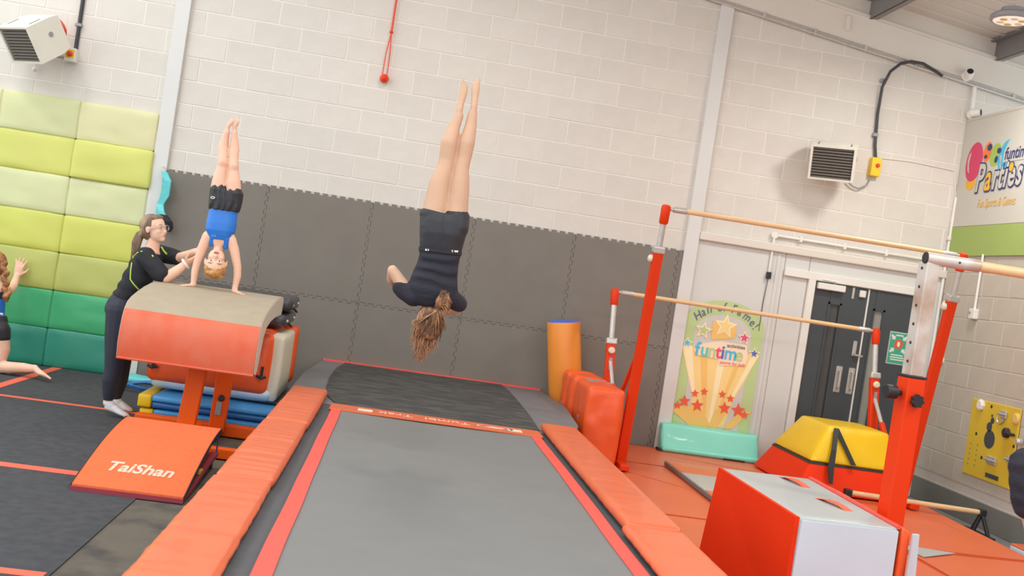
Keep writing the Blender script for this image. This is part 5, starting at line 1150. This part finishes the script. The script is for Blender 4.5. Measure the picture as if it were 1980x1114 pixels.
fig_torso(bm, [(g(231, 604), SDw, px(37), px(23), FRw), (g(237, 588), SDw, px(38), px(23), FRw), (g(250, 565), SDw, px(32), px(19), FRw), (g(266, 540), SDw, px(34), px(22), FRw), (g(281, 513), SDw, px(38), px(23), FRw), (g(291, 493), SDw, px(38), px(17), FRw), (g(297, 482), SDw, px(20), px(12), FRw)])
near = [(g(281, 497, -.17), px(15)), (g(300, 520, -.19), px(13)), (g(321, 537, -.20), px(10.5)), (g(340, 525, -.19), px(9.5)), (g(360, 510, -.17), px(7))]
far = [(g(306, 489, .15), px(14)), (g(330, 496, .12), px(11.5)), (g(346, 499, .06), px(10)), (g(362, 494, 0), px(9)), (g(378, 487, -.08), px(7))]
fig_limb(bm, near); fig_limb(bm, far)
fig_hand(bm, near[-1][0], g(382, 500, -.20) - near[-1][0], V((.1, .3, .9)), px(40), .3, 1); fig_hand(bm, far[-1][0], g(396, 478, -.12) - far[-1][0], V((.2, -.6, .7)), px(40), .3, -1)
HC = g(299, 443, -.02); hh = px(54)
fig_limb(bm, [(g(293, 487), px(14)), (g(298, 462, -.01), px(11.5))])
U_, F_, S_ = fig_head(bm, HC, V((-.28, .05, 1)), V((1, -.42, .25)), hh)
blob('body', bm, .0065, 3, M['skin'], pw)
fig_face(pw, HC, U_, F_, S_, hh, .0)
# leggings
bm = BM()
for pts in legs: fig_limb(bm, [(p, r + px(1.8)) for p, r in pts[:-1]] + [(pts[-2][0] + (pts[-1][0] - pts[-2][0]) * .5, pts[-1][1] + px(1.6))])
fig_torso(bm, [(g(229, 612), SDw, px(37), px(25), FRw), (g(231, 603), SDw, px(39.5), px(26.5), FRw), (g(237, 588), SDw, px(40), px(25.5), FRw), (g(246, 572), SDw, px(35), px(21.5), FRw)])
fig_ell(bm, g(224, 605, -.07), (SDw * px(20), FRw * px(17), TD * px(22))); fig_ell(bm, g(226, 605, .08), (SDw * px(20), FRw * px(17), TD * px(22)))
blob('leggings', bm, .0065, 3, M['cl_legging'], pw)
# socks
for (an, he, to) in ((nf, g(205, 789, -.12), g(247, 807, -.14)), (ff, g(220, 783, .18), g(254, 796, .17))):
    bm = BM(); d = (to - he).normalized(); L = (to - he).length; n_ = V((.2, 0, 1)); n_ = (n_ - d * n_.dot(d)).normalized(); s_ = d.cross(n_)
    fig_limb(bm, [(an + V((0, 0, .01)), px(8.6)), (he + d * .15 * L + n_ * .03, px(8.6))]); w = px(11)
    fig_torso(bm, [(he - d * .01 + n_ * w * .35, s_, w * .5, w * .5, n_), (he + d * .12 * L + n_ * w * .4, s_, w * .68, w * .62, n_), (he + d * .4 * L + n_ * w * .48, s_, w * .7, w * .66, n_), (he + d * .7 * L + n_ * w * .28, s_, w * .88, w * .46, n_), (he + d * .92 * L + n_ * w * .2, s_, w * .75, w * .34, n_), (he + d * 1.02 * L + n_ * w * .16, s_, w * .35, w * .2, n_)], 16)
    blob('sock', bm, .006, 3, M['sock'], pw)
# tshirt
bm = BM()
fig_torso(bm, [(g(243, 577), SDw, px(37), px(23), FRw), (g(251, 563), SDw, px(35.5), px(22.5), FRw), (g(266, 540), SDw, px(37), px(25.5), FRw), (g(281, 513), SDw, px(41), px(26), FRw), (g(290, 495), SDw, px(40), px(20), FRw), (g(295, 485), SDw, px(24), px(15), FRw)])
fig_limb(bm, [(g(282, 496, -.16), px(18)), (g(298, 516, -.19), px(17)), (g(311, 530, -.20), px(16.5))]); fig_limb(bm, [(g(305, 489, .14), px(17)), (g(330, 495, .12), px(16)), (g(344, 499, .08), px(14.5))])
ts = blob('tshirt', bm, .0065, 3, M['cl_black'], pw)
for v in ts.data.vertices: v.co += FRw * .005 * math.sin(v.co.dot(TD) * 70 + 6 * noise.noise(v.co * 5))
def onshirt(name, pts, r, m):
    dg = bpy.context.evaluated_depsgraph_get(); bm = BM(); out = []
    from mathutils.bvhtree import BVHTree
    bv = BVHTree.FromPolygons([v.co.copy() for v in ts.data.vertices], [tuple(p.vertices) for p in ts.data.polygons])
    for (x, y) in pts:
        d = ray(x, y); h = bv.ray_cast(CAM, d.normalized())
        if h[0] is not None: out.append(h[0] + h[1] * .002)
    if len(out) > 1: tube(bm, out, r, 5); obj(name, bm, m, ts)
    else: bm.free()
onshirt('lime_piping', [(275, 486), (266, 489), (259, 497), (255, 510), (253, 525), (252, 540), (258, 549), (265, 557), (268, 560)], .0055, M['cl_lime'])
onshirt('lime_piping', [(312, 478), (317, 486), (323, 492)], .007, M['cl_lime'])
onshirt('chest_mark', [(294, 494), (296, 497)], .006, M['cl_lime'])
bm = BM(); w_ = g(359, 510.5, -.172); dw = (g(372, 503, -.18) - g(345, 521, -.19)).normalized(); s_, u_ = frame_of(dw); tube(bm, [w_ + s_ * px(9) * math.cos(a) + u_ * px(9) * math.sin(a) for a in [k * math.pi / 8 for k in range(16)]], .011, 8, closed=True); obj('wristband', bm, M['white'], pw)
bm = BM(); fig_ell(bm, HC + U_ * .15 * hh - F_ * .11 * hh, (S_ * .375 * hh, F_ * .42 * hh, U_ * .40 * hh)); fig_ell(bm, HC - U_ * .05 * hh - F_ * .22 * hh, (S_ * .35 * hh, F_ * .26 * hh, U_ * .33 * hh)); fig_ell(bm, HC + U_ * .36 * hh + F_ * .13 * hh, (S_ * .28 * hh, F_ * .2 * hh, U_ * .13 * hh))
fig_limb(bm, [(HC - F_ * .46 * hh - U_ * .05 * hh, px(6)), (g(270, 455, .0), px(8)), (g(264, 470, .0), px(9)), (g(262, 486, 0), px(7)), (g(260, 500, 0), px(3))])
blob('hair', bm, .0055, 2, M['hair_dark'], pw)
strands('ponytail_hair', [g(275, 450), g(270, 456)], [g(258, 505), g(266, 500), g(262, 492)], 40, .0035, M['hair_dark'], pw, sag=V((-.05, 0, .03)), jit=.015, seed=9)
bm = BM(); tube(bm, [g(277, 452) + V((0, .02 * math.cos(a), .02 * math.sin(a))) for a in [k * math.pi / 6 for k in range(12)]], .006, 6, closed=True); obj('hair_tie', bm, M['teal'], pw)
gl = BM()
for q in (-1, 1):
    e = HC + F_ * .40 * hh + S_ * .15 * hh * q - U_ * .01 * hh
    tube(gl, [e + S_ * .105 * hh * math.cos(a) + U_ * .085 * hh * math.sin(a) for a in [k * math.pi / 8 for k in range(16)]], .0022, 5, closed=True)
    tube(gl, [e + S_ * .10 * hh * q, HC - F_ * .02 * hh + S_ * .385 * hh * q], .0022, 5)
tube(gl, [HC + F_ * .41 * hh + S_ * .05 * hh, HC + F_ * .41 * hh - S_ * .05 * hh], .0022, 5); obj('glasses', gl, M['steel'], pw)

# ---------------------------------------------------------------- 4. kneeling child at the left, hand on the wall mat
Y0 = -.75; s0 = FPX / (Y0 - CAM.y)
pk = person('kneeling child with ginger braid touching the green wall mat at left edge', V((-1.15, -.8, 0)))
bm = BM()
hipc = g(-6, 640); TDk = V((.0, .05, 1)).normalized(); SDk = V((.55, -.83, 0)).normalized(); FRk = V((-.83, -.55, 0)).normalized(); FRk = -FRk if FRk.y < 0 else FRk
kn1 = g(-6, 712, -.08); an1 = g(66, 713, -.14); kn2 = g(-22, 706, .15)
kn1.z = .055; 
fig_limb(bm, [(g(-3, 648, -.06), px(19)), (g(2, 675, -.06), px(16)), (kn1, px(12)), (g(20, 711, -.1), px(11)), (g(45, 711, -.12), px(9)), (an1, px(7))]); fig_foot(bm, an1, g(66, 706, -.14), g(101, 733, -.22), V((-.5, -.2, -.6)), px(9))
an2 = g(-6, 718, .0); fig_limb(bm, [(g(-18, 648, .08), px(18)), (g(-22, 680, .1), px(15)), (V((kn2.x, kn2.y, .055)), px(11)), (an2, px(7))]); fig_foot(bm, an2, g(-4, 712, 0), g(22, 724, -.03), V((-.4, -.2, -.7)), px(8.5))
fig_torso(bm, [(g(-8, 650), SDk, px(26), px(20), FRk), (g(-9, 630), SDk, px(25), px(19), FRk), (g(-11, 605), SDk, px(21), px(15), FRk), (g(-11, 580), SDk, px(24), px(16), FRk), (g(-9, 557), SDk, px(24), px(14), FRk), (g(-7, 545), SDk, px(14), px(10), FRk)])
hw = W(33, 533, -.125)
fig_limb(bm, [(g(6, 560, .1), px(11)), (g(16, 563, .25), px(9)), (g(25, 556, .42), px(8)), (hw, px(6))]); fig_hand(bm, hw, V((.12, .0, 1)), V((0, 1, 0)), px(38), .04, -1, .3)
fig_limb(bm, [(g(-26, 560, .0), px(11)), (g(-40, 580, .2), px(9)), (g(-36, 560, .45), px(7))]); fig_hand(bm, g(-36, 560, .47), V((-.1, .1, 1)), V((0, 1, 0)), px(38), .05, 1, .2)
HC = g(-10, 512, .03); hh = px(50)
fig_limb(bm, [(g(-8, 550), px(10)), (g(-9, 530, .02), px(9))])
U_, F_, S_ = fig_head(bm, HC, V((-.05, 0, 1)), V((-.5, .85, .1)), hh)
blob('body', bm, .0065, 3, M['skin'], pk); fig_face(pk, HC, U_, F_, S_, hh, .0)
bm = BM(); fig_torso(bm, [(g(-9, 625), SDk, px(27), px(21), FRk), (g(-11, 605), SDk, px(23), px(17), FRk), (g(-11, 582), SDk, px(26), px(18), FRk), (g(-10, 566), SDk, px(24), px(16), FRk)]); fig_limb(bm, [(g(0, 570, -.04), px(6)), (g(0, 552, .0), px(5)), (g(0, 562, .08), px(5))])
blob('leotard', bm, .0065, 2, M['cl_blue'], pk)
bm = BM(); fig_torso(bm, [(g(-10, 574), SDk, px(27), px(19), FRk), (g(-10, 562), SDk, px(26), px(18), FRk)]); fig_limb(bm, [(g(2, 568, -.06), px(5)), (g(1, 551, .0), px(4.5))]); blob('leotard_yoke', bm, .0065, 2, M['cl_black'], pk)
bm = BM(); fig_torso(bm, [(g(-8, 655), SDk, px(28), px(22), FRk), (g(-8, 640), SDk, px(28.5), px(22), FRk), (g(-9, 618), SDk, px(26.5), px(20.5), FRk), (g(-9, 608), SDk, px(25), px(19), FRk)]); fig_limb(bm, [(g(-3, 640, -.06), px(21)), (g(-1, 650, -.06), px(19.5))]); fig_limb(bm, [(g(-18, 640, .08), px(20)), (g(-19, 652, .09), px(18.5))])
sk = blob('shorts', bm, .0065, 2, M['cl_short'], pk)
for x in (0, 2.5, 5): bm = BM(); box(bm, g(x, 606.5 + x * .15, -.115), (.008, .006, .016)); obj('waistband_print', bm, M['white'], sk)
bm = BM(); fig_ell(bm, HC + U_ * .13 * hh - F_ * .11 * hh, (S_ * .385 * hh, F_ * .43 * hh, U_ * .40 * hh)); fig_ell(bm, HC - U_ * .1 * hh - F_ * .22 * hh, (S_ * .36 * hh, F_ * .26 * hh, U_ * .32 * hh)); blob('hair', bm, .0065, 2, M['hair_copper'], pk)
bm = BM(); bp = [(3, 502), (6, 511), (9, 520), (10, 530), (10, 540), (10, 550), (11, 560), (13, 568), (13, 575)]
for i, (x, y) in enumerate(bp): fig_ell(bm, g(x + (2 if i % 2 else -2), y, -.12), (V((.0, .02, .0)), V((px(6.6), 0, px(2) * (1 if i % 2 else -1))), V((0, 0, px(6.5)))), 12, 8)
fig_limb(bm, [(g(12, 574, -.12), px(6.5)), (g(12, 580, -.12), px(4.5))])
br = blob('braid', bm, .005, 1, M['hair_copper'], pk)

# ---------------------------------------------------------------- 5. child at the right border, only the shoulder and arm in view
Y0 = -6.75; s0 = FPX / (Y0 - CAM.y)
pr = person('child in navy tshirt cut off by the right edge of the picture', g(2060, 1300))
bm = BM(); SDr = V((.35, -.94, 0)).normalized(); FRr = V((-.94, -.35, 0)).normalized(); UPr = V((0, 0, 1))
ca = g(2105, 960); base = V((ca.x, ca.y, 0))
def b3(o, s, z): return base + FRr * o + SDr * s + UPr * z
Zs = g(2000, 890).z
fig_torso(bm, [(b3(0, 0, Zs - .52), SDr, .14, .10, FRr), (b3(0, 0, Zs - .4), SDr, .13, .09, FRr), (b3(0, 0, Zs - .2), SDr, .14, .10, FRr), (b3(0, 0, Zs - .06), SDr, .15, .09, FRr), (b3(0, 0, Zs + .01), SDr, .08, .06, FRr)])
sh_ = g(1985, 897, 0); el_ = g(1985, 1010, .0); 
fig_limb(bm, [(b3(0, -.1, Zs - .0), .055), (g(2000, 885), .05), (sh_, .05), (g(1990, 960), .042), (g(2000, 1020), .036), (g(2020, 1090, .05), .034), (g(2010, 1150, .1), .026)]); fig_hand(bm, g(2010, 1150, .1), V((-.2, .2, -1)), V((-1, 0, 0)), .15, .3, 1)
fig_limb(bm, [(b3(0, .13, Zs - .04), .045), (b3(.03, .2, Zs - .26), .036), (b3(.15, .18, Zs - .42), .026)]); fig_hand(bm, b3(.15, .18, Zs - .42), FRr - UPr * .4, V((0, 0, 1)), .15, .3, 1)
for q in (-.075, .075): fig_limb(bm, [(b3(0, q, Zs - .5), .075), (b3(.02, q, Zs - .75), .05), (b3(0, q, .08), .035)]); fig_foot(bm, b3(0, q, .08), b3(-.05, q, .03), b3(.15, q, .03), UPr, .045)
HC = g(2026, 822, .02); hh = .205
fig_limb(bm, [(b3(0, 0, Zs - .02), .055), (HC - UPr * .07, .05)])
U_, F_, S_ = fig_head(bm, HC, UPr, FRr, hh); blob('body', bm, .007, 3, M['skin2'], pr); fig_face(pr, HC, U_, F_, S_, hh, 0)
bm = BM(); fig_torso(bm, [(b3(0, 0, Zs - .55), SDr, .16, .12, FRr), (b3(0, 0, Zs - .4), SDr, .15, .11, FRr), (b3(0, 0, Zs - .2), SDr, .16, .12, FRr), (b3(0, 0, Zs - .04), SDr, .16, .105, FRr), (b3(0, 0, Zs + .02), SDr, .09, .07, FRr)])
fig_limb(bm, [(b3(0, -.08, Zs - .03), .06), (g(1986, 900), .064), (g(1987, 940), .062), (g(1990, 974), .060)]); fig_limb(bm, [(b3(0, .12, Zs - .05), .055), (b3(.02, .17, Zs - .2), .055)])
sv = blob('tshirt', bm, .007, 2, M['cl_navy'], pr)
for v in sv.data.vertices: v.co += FRr * .0022 * math.sin(v.co.z * 130 + 40 * v.co.y + 4 * noise.noise(v.co * 8))
bm = BM(); fig_torso(bm, [(b3(0, 0, Zs - .50), SDr, .15, .11, FRr), (b3(0, 0, Zs - .62), SDr, .16, .115, FRr)]); 
for q in (-.075, .075): fig_limb(bm, [(b3(0, q, Zs - .55), .088), (b3(.01, q, Zs - .70), .08)])
blob('shorts', bm, .007, 2, M['cl_short'], pr)
bm = BM(); fig_ell(bm, HC + U_ * .15 * hh - F_ * .11 * hh, (S_ * .375 * hh, F_ * .42 * hh, U_ * .40 * hh)); fig_ell(bm, HC - U_ * .05 * hh - F_ * .22 * hh, (S_ * .35 * hh, F_ * .26 * hh, U_ * .33 * hh)); blob('hair', bm, .006, 2, M['hair_brown'], pr)
